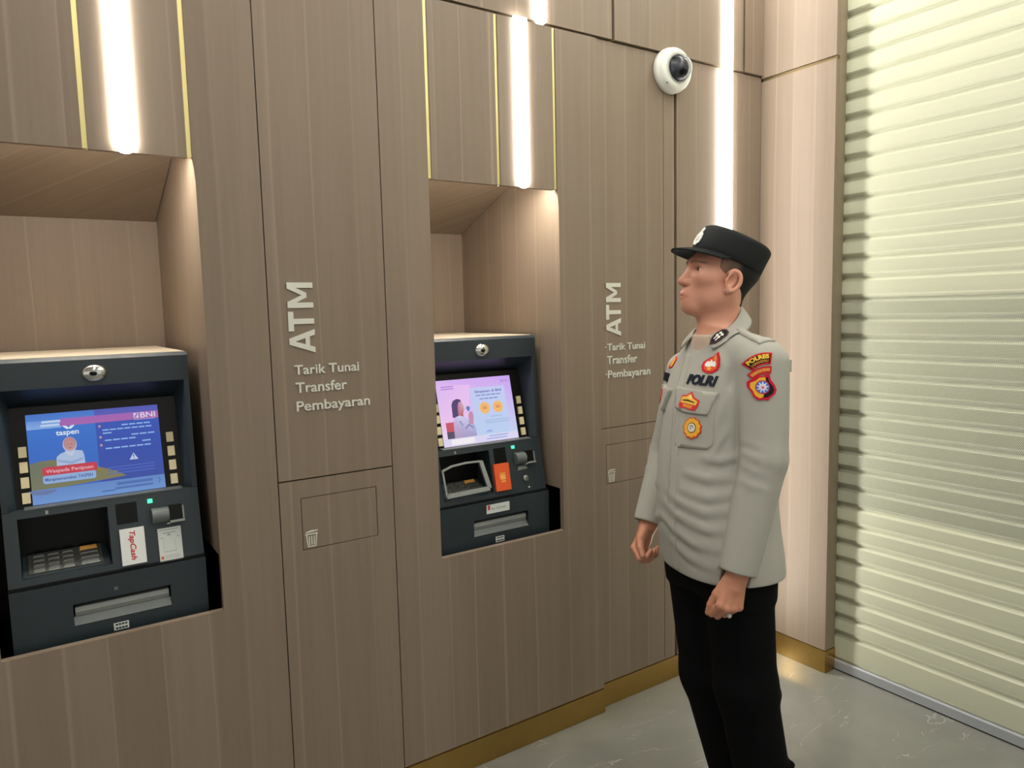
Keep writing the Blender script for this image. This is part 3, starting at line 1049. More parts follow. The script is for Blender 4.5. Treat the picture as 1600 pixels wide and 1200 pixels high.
        plate('print_mark', c, rq(0.1135, 0.1195, 0.876, 0.883), 0.0013, 0.0016, M['orange'], st)
        plate('print_mark', c, [(0.131, 0.934), (0.141, 0.934), (0.1385, 0.938), (0.1335, 0.938)], 0.0013, 0.0016, M['inkgrey'], st)
    else:
        cd = plate('card_reader_pad', c, rq(0.008, 0.068, 0.890, 0.980), 0.0002, 0.010, M['orange'], t, bevel=0.0015)
        cd['label'] = 'orange pad with a yellow mark'
        m = bmesh.new()
        for quad in (rq(0.029, 0.049, 0.926, 0.944), rq(0.026, 0.051, 0.946, 0.949), rq(0.031, 0.048, 0.918, 0.923), [(0.026, 0.930), (0.028, 0.930), (0.028, 0.942), (0.026, 0.942)]):
            m.faces.new([m.verts.new(pl(x, z, 0.0104)) for x, z in quad])
        add_bm('print', m, M['yellowprint'], cd)
        plate('card_emblem', c, [(0.107, 0.947), (0.149, 0.949), (0.145, 0.960), (0.112, 0.960)], 0.0002, 0.0016, M['greyplate'], t)
        v, f = lathe([(0.0, 0.006), (0.009, 0.006), (0.011, 0.004), (0.011, 0.0002)], pl(0.136, 0.917, 0), FN, 24)
        add_mesh('key_lock', v, f, M['steel'], t, smooth=True)
        v, f = lathe([(0.0, 0.004), (0.004, 0.004), (0.005, 0.0002)], pl(0.146, 0.884, 0), FN, 16)
        add_mesh('fixing_screw', v, f, M['steel'], t, smooth=True)
        lb = box('price_label', c - 0.041, c + 0.050, 2.0335, 2.0348, 0.825, 0.855, M['paper'], t)
        lb['label'] = 'white label with a red tab'
        box('print_mark', c - 0.036, c - 0.028, 2.0330, 2.0334, 0.838, 0.854, M['red'], lb)
        vs, fs = text2d('Rp 100.000', 0.01)
        vs = fit(vs, -0.022, 0.034, 0.837, 0.844, cap=cap_of('R', 0.01))
        v3, f3 = raise_flat(vs, fs, lambda x, z, h: Vector((c + x, 2.0334 - h, z)), 0.0003)
        add_mesh('lettering', v3, f3, M['inkgrey'], lb)
        # bent metal hood shielding the keys
        r = 0.0045
        rim = [(-0.187, 0.985), (-0.150, 0.996), (-0.095, 1.000), (-0.040, 0.998), (-0.018, 0.906), (-0.182, 0.903)]
        bm = bmesh.new()
        for i in range(len(rim)):
            a, b_ = rim[i], rim[(i + 1) % len(rim)]
            d = Vector((b_[0] - a[0], b_[1] - a[1])).normalized()
            nn = Vector((-d.y, d.x)) * r * (1.6 if i in (3, 4) else 0.7)
            vs = [bm.verts.new(pl(p[0] + sx * nn.x, p[1] + sx * nn.y, h)) for p in (a, b_) for sx in (-1, 1) for h in (0.004, 0.012)]
            for f in ((0, 1, 3, 2), (4, 6, 7, 5), (0, 4, 5, 1), (2, 3, 7, 6), (0, 2, 6, 4), (1, 5, 7, 3)):
                bm.faces.new([vs[i] for i in f])
        ks = add_bm('key_shield', bm, M['greyplate'], t)
        ks['label'] = 'metal hood round the keypad'
    return t


cash_machine(C1, 'slate cash machine with a lit blue fraud-warning screen and a white card pad', 0)
cash_machine(C2, 'slate cash machine with a lit pink advert screen and an orange card pad', 1)

# ------------------------------------------------------------------ lettering on the boards, waste flaps, dome camera
def lettering(x0, yf, lines, label, col):
    t = thing('wall_sign', label, 'sign', (x0, yf, 1.23))
    th = 0.003

    def letters(name, vs, fs):
        v3, f3 = raise_flat(vs, fs, lambda u, v, h: Vector((u, yf - 0.0003 - h, v)), th)
        return add_mesh(name, v3, f3, M['letter'], t)
    # ATM, turned to read upwards, letter by letter
    w, wd = 0.0145, 0.071
    strokes = {
        'A': (1.397, 1.461, [[(0, 0), (w * 1.05, 0), (0.032 + w * 0.35, wd), (0.032 - w * 0.55, wd)], [(0.064 - w * 1.05, 0), (0.064, 0), (0.032 + w * 0.55, wd), (0.032 - w * 0.35, wd)],
                             [(0.013, 0.0145), (0.051, 0.0145), (0.047, 0.0265), (0.017, 0.0265)]]),
        'T': (1.457, 1.510, [[(0, wd - w), (0.053, wd - w), (0.053, wd), (0, wd)], [(0.0265 - w / 2, 0), (0.0265 + w / 2, 0), (0.0265 + w / 2, wd - w), (0.0265 - w / 2, wd - w)]]),
        'M': (1.520, 1.5885, [[(0, 0), (w, 0), (w, wd), (0, wd)], [(0.0685 - w, 0), (0.0685, 0), (0.0685, wd), (0.0685 - w, wd)],
                              [(w * 0.2, wd), (w * 1.1, wd), (0.03425 + w * 0.42, 0.018), (0.03425 - w * 0.42, 0.018)],
                              [(0.0685 - w * 0.2, wd), (0.0685 - w * 1.1, wd), (0.03425 - w * 0.42, 0.018), (0.03425 + w * 0.42, 0.018)]])}
    for s, (z0, z1, parts) in strokes.items():
        bm = bmesh.new()
        for n_, q in enumerate(parts):
            prism_bm([(x0 + wd - v, z0 + u) for u, v in q], 'y', yf - th - 0.0003 - 0.00005 * n_, yf - 0.0003, bm)
        add_bm('letter', bm, M['letter'], t)
    for s, a, b, base, top in lines:
        vs, fs = text2d(s, 0.014)
        first = s.replace('\u00b7', '')[0]
        letters('text_line', fit(vs, a, b, base, top, cap=cap_of(first, 0.014)), fs)
    return t


lettering(0.597, WY, (('Tarik Tunai', 0.606, 0.792, 1.3385, 1.3645), ('Transfer', 0.607, 0.754, 1.2885, 1.3165), ('Pembayaran', 0.607, 0.821, 1.2375, 1.2645)),
          'white ATM lettering and three service lines on the board between the two cash machines', 0)
lettering(1.747, PY, (('\u00b7Tarik Tunai', 1.742, 1.938, 1.3455, 1.3705), ('Transfer', 1.749, 1.898, 1.2955, 1.3255), ('\u00b7Pembayaran', 1.742, 1.964, 1.2455, 1.2730)),
          'white ATM lettering with dotted service lines on the board behind the officer', 1)


def bin_front(x0, x1, hx0, hx1, hz0, hz1, ztop, yf, label):
    t = thing('bin_cabinet_front', label, 'bin', ((x0 + x1) / 2, yf, KZ))
    bm = prism_bm([(x0, KZ), (hx0, KZ), (hx0, ztop), (x0, ztop)], 'y', yf, yf + 0.02)
    prism_bm([(hx1, KZ), (x1, KZ), (x1, ztop), (hx1, ztop)], 'y', yf, yf + 0.02, bm)
    prism_bm([(hx0, KZ), (hx1, KZ), (hx1, hz0), (hx0, hz0)], 'y', yf, yf + 0.02, bm)
    prism_bm([(hx0, hz1), (hx1, hz1), (hx1, ztop), (hx0, ztop)], 'y', yf, yf + 0.02, bm)
    add_bm('door', bm, M['wood'], t)
    g = 0.002
    fl = box('flap', hx0 + g, hx1 - g, yf + 0.0005, yf + 0.018, hz0 + g, hz1 - g, M['wood'], t, bevel=0.001, segs=1)
    ix, iz, s = hx0 + 0.010, hz0 + 0.006, 0.034
    shapes = []
    tw, bw, bh = s * 0.92, s * 0.74, s * 1.05
    cx = ix + tw / 2

    def edge(v):
        return tw / 2 + (bw - tw) / 2 * (1 - v)
    wv = 0.0032
    for sx in (-1, 1):
        shapes.append([(cx + sx * bw / 2, iz), (cx + sx * tw / 2, iz + bh), (cx + sx * (tw / 2 - wv), iz + bh), (cx + sx * (bw / 2 - wv), iz)])
    shapes.append([(cx - bw / 2, iz), (cx + bw / 2, iz), (cx + bw / 2, iz + wv), (cx - bw / 2, iz + wv)])
    shapes.append([(cx - tw / 2 - 0.002, iz + bh), (cx + tw / 2 + 0.002, iz + bh), (cx + tw / 2 + 0.002, iz + bh + wv), (cx - tw / 2 - 0.002, iz + bh + wv)])
    shapes.append([(cx - tw / 2, iz + bh + 0.0055), (cx + tw / 2 + 0.003, iz + bh + 0.0085), (cx + tw / 2 + 0.003, iz + bh + 0.0055 + wv + 0.002), (cx, iz + bh + 0.012), (cx - tw / 2, iz + bh + 0.0055 + wv)])
    for k in range(3):
        xx = cx - bw * 0.27 + k * bw * 0.27
        shapes.append([(xx - 0.0016, iz + 0.006), (xx + 0.0016, iz + 0.006), (xx + 0.0016, iz + bh - 0.004), (xx - 0.0016, iz + bh - 0.004)])
    bm = bmesh.new()
    for q in shapes:
        prism_bm(q, 'y', yf - 0.001, yf + 0.0003, bm)
    add_bm('bin_symbol', bm, M['letter'], fl)
    return t


bin_front(0.5475, 0.8825, 0.6045, 0.830, 0.845, 0.994, 1.0445, WY, 'wooden waste cabinet front with flap and bin symbol, between the two cash machines')
bin_front(1.701, 2.038, 1.742, 1.975, 0.853, 1.0005, 1.0605, PY, 'wooden waste cabinet front with flap and bin symbol, half hidden by the officer')

# dome camera high on the set-back boards
dc = Vector((2.068, PY, 2.366))
t = thing('dome_camera', 'white dome security camera with clear bubble, mounted under the horizontal joint', 'camera', dc)
ax = Vector((0, -1, 0))
v, f = lathe([(0.0, 0.0005), (0.079, 0.0005), (0.081, 0.004), (0.081, 0.022), (0.078, 0.024), (0.077, 0.038), (0.072, 0.046), (0.058, 0.051), (0.053, 0.048), (0.0, 0.046)], dc, ax, 56)
add_mesh('housing', v, f, M['dome'], t, smooth=True)
v, f = lathe([(0.050, 0.046)] + [(0.050 * math.cos(a), 0.050 + 0.050 * math.sin(a)) for a in [math.pi / 2 * k / 12 for k in range(13)]], dc, ax, 48)
add_mesh('clear_bubble', v, f, M['glass'], t, smooth=True)
v, f = lathe([(0.0, 0.0465), (0.044, 0.0465), (0.041, 0.054), (0.036, 0.066), (0.028, 0.074), (0.017, 0.080), (0.0, 0.082)], dc, ax, 40)
cm = add_mesh('camera_module', v, f, M['lens_dark'], t, smooth=True)
v, f = lathe([(0.0, 0.012), (0.012, 0.012), (0.014, 0.008), (0.014, -0.008)], dc + Vector((-0.006, -0.076, -0.018)), Vector((-0.3, -0.8, -0.5)), 24)
add_mesh('lens', v, f, M['atm_black'], cm, smooth=True)
v, f = lathe([(0.0, 0.0012), (0.003, 0.001), (0.003, -0.001)], dc + Vector((-0.05, -0.0425, -0.055)), ax, 10)
add_mesh('fixing_screw', v, f, M['ink'], t)

# ------------------------------------------------------------------ the officer: distance-field bodies turned into meshes
def smin(a, b, k):
    if k <= 0:
        return np.minimum(a, b)
    h = np.clip(0.5 + 0.5 * (b - a) / k, 0, 1)
    return b * (1 - h) + a * h - k * h * (1 - h)


def smax(a, b, k):
    return -smin(-a, -b, k)


A = lambda *v: np.array(v, dtype=np.float32)


class Field:
    """ordered list of soft unions and cuts; each knows its box so blocks skip what is far away"""

    def __init__(self):
        self.p = []

    def add(self, fn, lo, hi, k=0.01, op='u'):
        self.p.append((op, k, fn, np.minimum(lo, hi), np.maximum(lo, hi)))

    def cone(self, a, b, ra, rb, k=0.01, op='u', cap=False):
        a, b = np.asarray(a, np.float32), np.asarray(b, np.float32)
        ab = b - a
        L2 = float(ab @ ab)
        L = math.sqrt(L2)

        def fn(P):
            t = ((P - a) @ ab) / L2
            tc = np.clip(t, 0, 1)
            q = P - a - tc[:, None] * ab
            d = np.sqrt((q * q).sum(1)) - (ra + (rb - ra) * tc)
            if cap:
                d = smax(d, (t - 1) * L, 0.004)
            return d
        r = max(ra, rb)
        self.add(fn, np.minimum(a, b) - r, np.maximum(a, b) + r, k, op)

    def chain(self, pts, radii, k=0.01, op='u'):
        for i in range(len(pts) - 1):
            self.cone(pts[i], pts[i + 1], radii[i], radii[i + 1], k if i == 0 else min(k, 0.006), op)

    def ell(self, c, rad, R=None, k=0.01, op='u'):
        c, rad = np.asarray(c, np.float32), np.asarray(rad, np.float32)
        R = np.eye(3, dtype=np.float32) if R is None else np.asarray(R, np.float32)

        def fn(P):
            q = (P - c) @ R.T
            k0 = np.sqrt(((q / rad) ** 2).sum(1)) + 1e-9
            k1 = np.sqrt(((q / rad ** 2) ** 2).sum(1)) + 1e-9
            return k0 * (k0 - 1) / k1
        e = np.sqrt(((R.T * rad) ** 2).sum(1))
        self.add(fn, c - e, c + e, k, op)

    def loft(self, levels, yaw, k=0.01, op='u', power=2.3, kcap=0.006):
        """levels: (z, cx, cy, half width, half depth); yaw = facing"""
        L0 = np.array(levels, np.float64)
        zz = np.linspace(L0[0, 0], L0[-1, 0], 120)
        w = np.exp(-np.linspace(-2, 2, 25) ** 2)
        L = np.stack([zz] + [np.convolve(np.pad(np.interp(zz, L0[:, 0], L0[:, i]), 12, mode='reflect', reflect_type='odd'), w / w.sum(), 'valid') for i in (1, 2, 3, 4)], 1).astype(np.float32)
        F = A(math.cos(yaw), math.sin(yaw))
        S = A(-math.sin(yaw), math.cos(yaw))
        z0, z1 = L[0, 0], L[-1, 0]

        def fn(P):
            z = P[:, 2]
            cx, cy, a, b = (np.interp(z, L[:, 0], L[:, i]) for i in (1, 2, 3, 4))
            dx, dy = P[:, 0] - cx, P[:, 1] - cy
            u = np.abs(dx * F[0] + dy * F[1]) / b
            v = np.abs(dx * S[0] + dy * S[1]) / a
            r = (u ** power + v ** power) ** (1 / power)
            d = (r - 1) * np.minimum(a, b)
            return smax(smax(d, z - z1, kcap), z0 - z, kcap)
        m = max(L[:, 3].max(), L[:, 4].max()) + 0.01
        self.add(fn, A(L[:, 1].min() - m, L[:, 2].min() - m, z0), A(L[:, 1].max() + m, L[:, 2].max() + m, z1), k, op)

    def fold(self, pts, h, sig):
        """soft ridge (or, with negative h, furrow) along a stroke, dying out at both ends"""
        pts = [np.asarray(p, np.float32) for p in pts]
        seg = [np.linalg.norm(pts[i + 1] - pts[i]) for i in range(len(pts) - 1)]
        tot = sum(seg)

        def fn(P):
            best = np.full(len(P), 9.0, np.float32)
            par = np.zeros(len(P), np.float32)
            acc = 0.0
            for i in range(len(pts) - 1):
                ab = pts[i + 1] - pts[i]
                t = np.clip(((P - pts[i]) @ ab) / (ab @ ab), 0, 1)
                q = P - pts[i] - t[:, None] * ab
                d = np.sqrt((q * q).sum(1))
                m = d < best
                best = np.where(m, d, best)
                par = np.where(m, (acc + t * seg[i]) / tot, par)
                acc += seg[i]
            return h * np.exp(-(best / sig) ** 2) * np.sin(np.pi * np.clip(par * 0.9 + 0.05, 0, 1)) ** 0.7
        m = 2.2 * sig
        self.add(fn, np.min(pts, axis=0) - m, np.max(pts, axis=0) + m, 0.0, 'f')

    def eval(self, P, prims):
        d = np.full(len(P), 1.0, np.float32)
        for op, k, fn, lo, hi in prims:
            v = fn(P)
            if op == 'u':
                d = smin(d, v, k)
            elif op == 's':
                d = smax(d, -v, k)
            elif op == 'f':
                d = d - v
            else:
                d = smax(d, v, k)
        return d

    def mesh(self, h, B=20):
        lo = np.min([p[3] for p in self.p if p[0] == 'u'], axis=0) - 0.02
        hi = np.max([p[4] for p in self.p if p[0] == 'u'], axis=0) + 0.02
        nb = np.ceil((hi - lo) / (h * B)).astype(int)
        N = nb * B + 2
        off = np.stack(np.meshgrid(*[np.arange(B + 1)] * 3, indexing='ij'), -1).reshape(-1, 3)
        corners = [(i, j, k) for i in (0, 1) for j in (0, 1) for k in (0, 1)]
        ci = {c: n for n, c in enumerate(corners)}
        edges = [(ci[c], ci[tuple(c[m] + (1 if m == ax else 0) for m in range(3))], c, ax) for c in corners for ax in range(3) if c[ax] == 0]
        VP, VI, Q = [], [], []
        gid = lambda I: (I[..., 0].astype(np.int64) * N[1] + I[..., 1]) * N[2] + I[..., 2]
        for bx in range(nb[0]):
            for by in range(nb[1]):
                for bz in range(nb[2]):
                    o = np.array((bx, by, bz)) * B
                    b0 = lo + o * h
                    b1 = b0 + B * h
                    pr = [p for p in self.p if np.all(p[3] - p[1] - 0.05 <= b1) and np.all(p[4] + p[1] + 0.05 >= b0)]
                    if not any(p[0] == 'u' for p in pr):
                        continue
                    P = (lo + (off + o) * h).astype(np.float32)
                    D = self.eval(P, pr).reshape(B + 1, B + 1, B + 1)
                    S = D < 0
                    if S.all() or not S.any():
                        continue
                    cnt = sum(S[i:B + i, j:B + j, k:B + k].astype(np.int8) for i, j, k in corners)
                    act = np.argwhere((cnt > 0) & (cnt < 8))
                    if len(act) == 0:
                        continue
                    cv = np.stack([D[act[:, 0] + c[0], act[:, 1] + c[1], act[:, 2] + c[2]] for c in corners], 1)
                    acc = np.zeros((len(act), 3))
                    num = np.zeros(len(act))
                    for e0, e1, c, ax in edges:
                        a, b = cv[:, e0], cv[:, e1]
                        x = (a < 0) != (b < 0)
                        t = np.where(x, a / np.where(x, a - b, 1), 0)
                        p = np.array(c, float)[None, :].repeat(len(act), 0)
                        p[:, ax] += t
                        acc += np.where(x[:, None], p, 0)
                        num += x
                    VP.append(lo + (act + o + acc / num[:, None]) * h)
                    VI.append(gid(act + o))
                    for ax in range(3):
                        s0 = S[:B, :B, :B]
                        s1 = np.roll(S, -1, ax)[:B, :B, :B]
                        ed = np.argwhere(s0 != s1)
                        if len(ed) == 0:
                            continue
                        flip = s0[ed[:, 0], ed[:, 1], ed[:, 2]]
                        g = ed + o
                        u, v = np.eye(3, dtype=int)[(ax + 1) % 3], np.eye(3, dtype=int)[(ax + 2) % 3]
                        q = np.stack([gid(g - u - v), gid(g - v), gid(g), gid(g - u)], 1)
                        q[~flip] = q[~flip][:, ::-1]
                        Q.append(q)
        VP, VI, Q = np.concatenate(VP), np.concatenate(VI), np.concatenate(Q)
        order = np.argsort(VI)
        VI, VP = VI[order], VP[order]
        idx = np.searchsorted(VI, Q)
        idx = np.clip(idx, 0, len(VI) - 1)
        ok = (VI[idx] == Q).all(1)
        return VP, idx[ok]


def relax(V, F, it=1, lam=0.5):
    for _ in range(it):
        acc = np.zeros_like(V)
        n = np.zeros(len(V))
        for i in range(4):
            a, b = F[:, i], F[:, (i + 1) % 4]
            np.add.at(acc, a, V[b])
            np.add.at(n, a, 1)
        V = V + lam * (acc / np.maximum(n, 1)[:, None] - V)
    return V


def big_mesh(name, V, F, material, parent, tint=None):
    base = np.array(world_loc(parent))
    me = bpy.data.meshes.new(name)
    me.vertices.add(len(V))
    me.vertices.foreach_set('co', (V - base).astype(np.float32).ravel())
    me.loops.add(F.size)
    me.loops.foreach_set('vertex_index', F.astype(np.int32).ravel())
    me.polygons.add(len(F))
    me.polygons.foreach_set('loop_start', np.arange(0, F.size, 4, dtype=np.int32))
    me.polygons.foreach_set('loop_total', np.full(len(F), 4, np.int32))
    me.polygons.foreach_set('use_smooth', np.ones(len(F), bool))
    me.materials.append(material)
    me.update(calc_edges=True)
    me.validate()
    if tint is not None:
        at = me.color_attributes.new('tint', 'FLOAT_COLOR', 'POINT')
        at.data.foreach_set('color', np.concatenate([tint, np.ones((len(V), 1))], 1).astype(np.float32).ravel())
    o = bpy.data.objects.new(name, me)
    COL.objects.link(o)
    o.parent = parent
    return o


M['skin'] = attr_material('skin', 0.42, 0.4, sss=0.12, bump=0.12, bscale=420)
M['hair'] = attr_material('short_black_hair', 0.65, 0.3, bump=0.8, bscale=700)
M['cap'] = mat('black_wool_cap', (27, 30, 31), 0.8, spec=0.3, noise=0.15, nscale=700, bump=0.15)
M['visor'] = mat('black_visor', (28, 31, 32), 0.85, spec=0.12)
M['shirt'] = mat('khaki_grey_drill', (168, 167, 158), 0.85, spec=0.2, noise=0.04, nscale=500, bump=0.10)
M['tee'] = mat('beige_undershirt', (196, 176, 158), 0.9, spec=0.2)
M['trousers'] = mat('black_drill', (11, 11, 13), 0.9, spec=0.1, noise=0.2, nscale=300)
M['shoe'] = mat('black_leather', (14, 14, 15), 0.35)
M['eye'] = attr_material('eye', 0.15, 0.5)
M['patch'] = attr_material('embroidery', 0.8, 0.2, bump=0.3, bscale=900)
M['badge'] = mat('silver_badge', (235, 236, 230), 0.35, 0.3)
M['navy'] = mat('navy_thread', (30, 36, 48), 0.8)
M['ring'] = mat('white_ring_stone', (206, 214, 208), 0.25)

FACE = math.radians(165)                            # torso
TF = A(math.cos(FACE), math.sin(FACE), 0)
TL = A(-math.sin(FACE), math.cos(FACE), 0)
HY, HP = math.radians(152), math.radians(8)         # head turned to the machines, chin a little up
HO = A(1.669, 1.421, 1.567)
_hf = A(math.cos(HY), math.sin(HY), 0)
HL = A(-math.sin(HY), math.cos(HY), 0)
HF = _hf * math.cos(HP) + A(0, 0, 1) * math.sin(HP)
HU = A(0, 0, 1) * math.cos(HP) - _hf * math.sin(HP)
HR = np.stack([HF, HL, HU])


def hd(f, l, u):
    return HO + HF * f + HL * l + HU * u


LSH, LEL, LCF = A(1.640, 1.255, 1.336), A(1.600, 1.218, 1.092), A(1.513, 1.227, 0.800)
RSH, REL, RCF = A(1.706, 1.580, 1.296), A(1.715, 1.668, 1.031), A(1.604, 1.651, 0.817)
LHI, LKN, LAN = A(1.612, 1.315, 0.810), A(1.610, 1.275, 0.434), A(1.672, 1.240, 0.120)
RHI, RKN, RAN = A(1.634, 1.468, 0.800), A(1.644, 1.436, 0.400), A(1.716, 1.390, 0.110)

officer = thing('person', 'standing man in grey shirt, black trousers and black cap, looking at the wall', 'person', (1.69, 1.33, 0))

# ---- body
S = Field()
S.ell(hd(-0.012, 0, 0.048), (0.097, 0.076, 0.088), HR, 0.0)
S.ell(hd(0.030, 0, -0.004), (0.068, 0.061, 0.073), HR, 0.03)
for s in (-1, 1):
    S.cone(hd(-0.002, s * 0.050, -0.042), hd(0.064, s * 0.018, -0.080), 0.024, 0.019, 0.03)
    S.ell(hd(0.058, s * 0.043, 0.000), (0.028, 0.022, 0.022), HR, 0.025)
S.ell(hd(0.081, 0, -0.080), (0.0225, 0.026, 0.021), HR, 0.025)
for s in (-1, 1):
    S.ell(hd(0.030, s * 0.036, -0.048), (0.042, 0.026, 0.036), HR, 0.02)
S.ell(hd(0.079, 0, -0.048), (0.031, 0.033, 0.034), HR, 0.02)
S.cone(hd(0.082, -0.034, 0.041), hd(0.082, 0.034, 0.041), 0.0145, 0.0145, 0.02)
for s in (-1, 1):                                   # eye sockets, lids, lid slit
    S.ell(hd(0.0945, s * 0.034, 0.0240), (0.0145, 0.0165, 0.0125), HR, 0.012, 's')
    S.ell(hd(0.0700, s * 0.0335, 0.0240), (0.0155, 0.0165, 0.0145), HR, 0.004)
S.cone(hd(0.088, 0, 0.030), hd(0.112, 0, -0.012), 0.0085, 0.0115, 0.014)
S.ell(hd(0.1125, 0, -0.0130), (0.0120, 0.0135, 0.0110), HR, 0.006)
for s in (-1, 1):
    S.ell(hd(0.0995, s * 0.0155, -0.0160), (0.0130, 0.0100, 0.0100), HR, 0.004)
    S.ell(hd(0.1045, s * 0.0090, -0.0250), (0.0060, 0.0042, 0.0045), HR, 0.002, 's')
    # lips
    S.cone(hd(0.1080, 0, -0.0485), hd(0.0870, s * 0.0275, -0.0540), 0.0058, 0.0030, 0.007)
    S.cone(hd(0.1055, 0, -0.0578), hd(0.0875, s * 0.0260, -0.0570), 0.0058, 0.0030, 0.006)
for s in (-1, 1):
    S.cone(hd(0.1165, 0, -0.0540), hd(0.0930, s * 0.0255, -0.0568), 0.0018, 0.0012, 0.003, 's')
    S.ell(hd(0.0850, s * 0.0350, 0.0238), (0.0072, 0.0140, 0.0056), HR, 0.002, 's')
    # ear: shell, rim, lobe, hollow
    et = math.radians(20)
    EF, EU = -0.001, -0.003
    def er(a, rf, ru, l):
        x, y = rf * math.cos(a), ru * math.sin(a)
        return hd(EF + x * math.cos(et) - y * math.sin(et), s * l, EU + x * math.sin(et) + y * math.cos(et))
    ER = np.stack([HF * math.cos(et) + HU * math.sin(et), HL, HU * math.cos(et) - HF * math.sin(et)])
    eR = np.stack([ER[0] * 0.94 + HL * s * 0.34, HL * s * 0.94 - ER[0] * 0.34, ER[2]])
    S.ell(hd(EF, s * 0.078, EU), (0.020, 0.0065, 0.029), eR, 0.008)
    S.ell(er(0, 0.004, 0, 0.0845), (0.0105, 0.008, 0.0165), eR, 0.004, 's')
    S.chain([er(math.radians(a), 0.0205, 0.030, 0.080 + 0.0075 * max(0.0, -math.cos(math.radians(a)))) for a in range(35, 246, 15)], [0.0043] * 15, 0.006)
    S.ell(er(math.radians(262), 0.012, 0.028, 0.0785), (0.0095, 0.0055, 0.0105), eR, 0.006)
    S.ell(er(math.radians(-8), 0.0165, 0.02, 0.079), (0.0045, 0.0045, 0.006), eR, 0.004)
NB = A(1.657, 1.418, 1.400)
S.cone(hd(-0.016, 0, -0.035), NB, 0.050, 0.054, 0.03)
S.cone(hd(0.015, 0, -0.085), NB + TF * 0.024, 0.034, 0.034, 0.03)
S.loft([(0.74, 1.633, 1.385, 0.15, 0.11), (0.90, 1.632, 1.403, 0.160, 0.125), (1.05, 1.642, 1.414, 0.157, 0.118), (1.20, 1.657, 1.422, 0.162, 0.106),
        (1.31, 1.668, 1.426, 0.150, 0.09), (1.38, 1.672, 1.420, 0.10, 0.072), (1.43, 1.672, 1.416, 0.058, 0.055)], FACE, 0.03)
for sh_, el_, cf_ in ((LSH, LEL, LCF), (RSH, REL, RCF)):
    S.cone(NB + A(0, 0, -0.03), sh_, 0.045, 0.05, 0.03)
    S.cone(sh_, el_, 0.050, 0.042, 0.02)
    S.cone(el_, cf_, 0.041, 0.029, 0.02)
for hi_, kn_, an_ in ((LHI, LKN, LAN), (RHI, RKN, RAN)):
    S.cone(hi_, kn_, 0.080, 0.055, 0.03)
    S.cone(kn_, an_, 0.052, 0.036, 0.02)
    S.cone(an_, an_ + TF * 0.12 + A(0, 0, 0.045 - an_[2]), 0.038, 0.026, 0.02)


def unit(v):
    v = np.asarray(v, np.float32)
    return v / np.linalg.norm(v)


def hand(S, wrist, elbow, d, back, thumb, curl, thumb_curl, spread=1.0, out_=0.55):
    """palm, four separate bent fingers and a thumb off the side of the palm"""
    d = unit(d)
    n = unit(back - d * float(np.dot(back, d)))
    t = np.cross(d, n)
    if float(np.dot(t, thumb)) < 0:
        t = -t
    S.cone(elbow + (wrist - elbow) * 0.5, wrist, 0.033, 0.0255, 0.01)
    S.cone(wrist, wrist + d * 0.03, 0.0255, 0.022, 0.01)
    lat = (0.0275, 0.0095, -0.0085, -0.0255)
    ml = (0.083, 0.086, 0.081, 0.073)
    kn = []
    for i in range(4):
        a = wrist + d * 0.012 + t * lat[i] * 0.55
        b = wrist + d * ml[i] + t * lat[i] + n * (0.004 - 0.0035 * abs(i - 1.2))
        S.cone(a, b, 0.0135, 0.0108, 0.010)
        S.cone(b, b, 0.0108, 0.0112, 0.004) if False else None
        kn.append(b)
    S.ell(wrist + d * 0.045 - n * 0.008, (0.036, 0.012, 0.030), np.stack([d, n, t]), 0.012)
    lens = ((0.043, 0.026, 0.021), (0.047, 0.029, 0.022), (0.044, 0.028, 0.021), (0.035, 0.021, 0.019))
    out = []
    for i in range(4):
        p = kn[i]
        ang = 0.0
        pts = [p]
        for j in range(3):
            ang += math.radians(curl[i][j])
            lt = t * (0.05 * spread * (1.5 - i)) * (1 if j == 0 else 0)
            p = p + unit(d * math.cos(ang) - n * math.sin(ang) + lt) * lens[i][j]
            pts.append(p)
        rr = (0.0106, 0.0092, 0.0082, 0.0068) if i < 3 else (0.0094, 0.0082, 0.0074, 0.0062)
        S.cone(pts[0], pts[1], rr[0], rr[1], 0.006)
        S.cone(pts[1], pts[2], rr[1], rr[2], 0.003)
        S.cone(pts[2], pts[3], rr[2], rr[3], 0.003)
        out.append(pts)
    a = wrist + d * 0.020 + t * 0.020 - n * 0.006
    b = a + unit(d * 0.78 + t * out_ - n * thumb_curl * 0.6) * 0.042
    c = b + unit(d * 0.92 + t * 0.12 - n * thumb_curl) * 0.033
    e = c + unit(d * 0.90 - t * 0.15 - n * thumb_curl * 1.3) * 0.026
    S.cone(a, b, 0.0155, 0.0125, 0.012)
    S.cone(b, c, 0.0118, 0.0098, 0.004)
    S.cone(c, e, 0.0098, 0.0078, 0.003)
    return out


LWR = LCF + unit(LCF - LEL) * 0.012
LD = unit(A(1.477, 1.222, 0.717) - LWR)
lf = hand(S, LWR, LEL, LD, TL + TF * 0.25, TF, ((52, 78, 50), (58, 80, 50), (62, 80, 50), (66, 80, 50)), 0.40, 0.3, 0.30)
RWR = RCF + unit(RCF - REL) * 0.010
RD = unit(A(1.560, 1.645, 0.748) - RWR)
hand(S, RWR, REL, RD, -TL * 0.9 + TF * 0.45, TF * 0.8 + TL * 0.5, ((50, 70, 45), (58, 74, 45), (64, 76, 45), (68, 76, 45)), 0.5, 0.6)
V, Fq = S.mesh(0.0022)
V = relax(V, Fq, 1, 0.4)
q = (V - HO) @ HR.T
skin = np.array(lin((212, 153, 128))[:3])
tint = np.tile(skin, (len(V), 1))


def blend(mask, col):
    global tint
    m = np.clip(mask, 0, 1)[:, None]
    tint = tint * (1 - m) + np.array(lin(col)[:3]) * m


al = np.abs(q[:, 1])
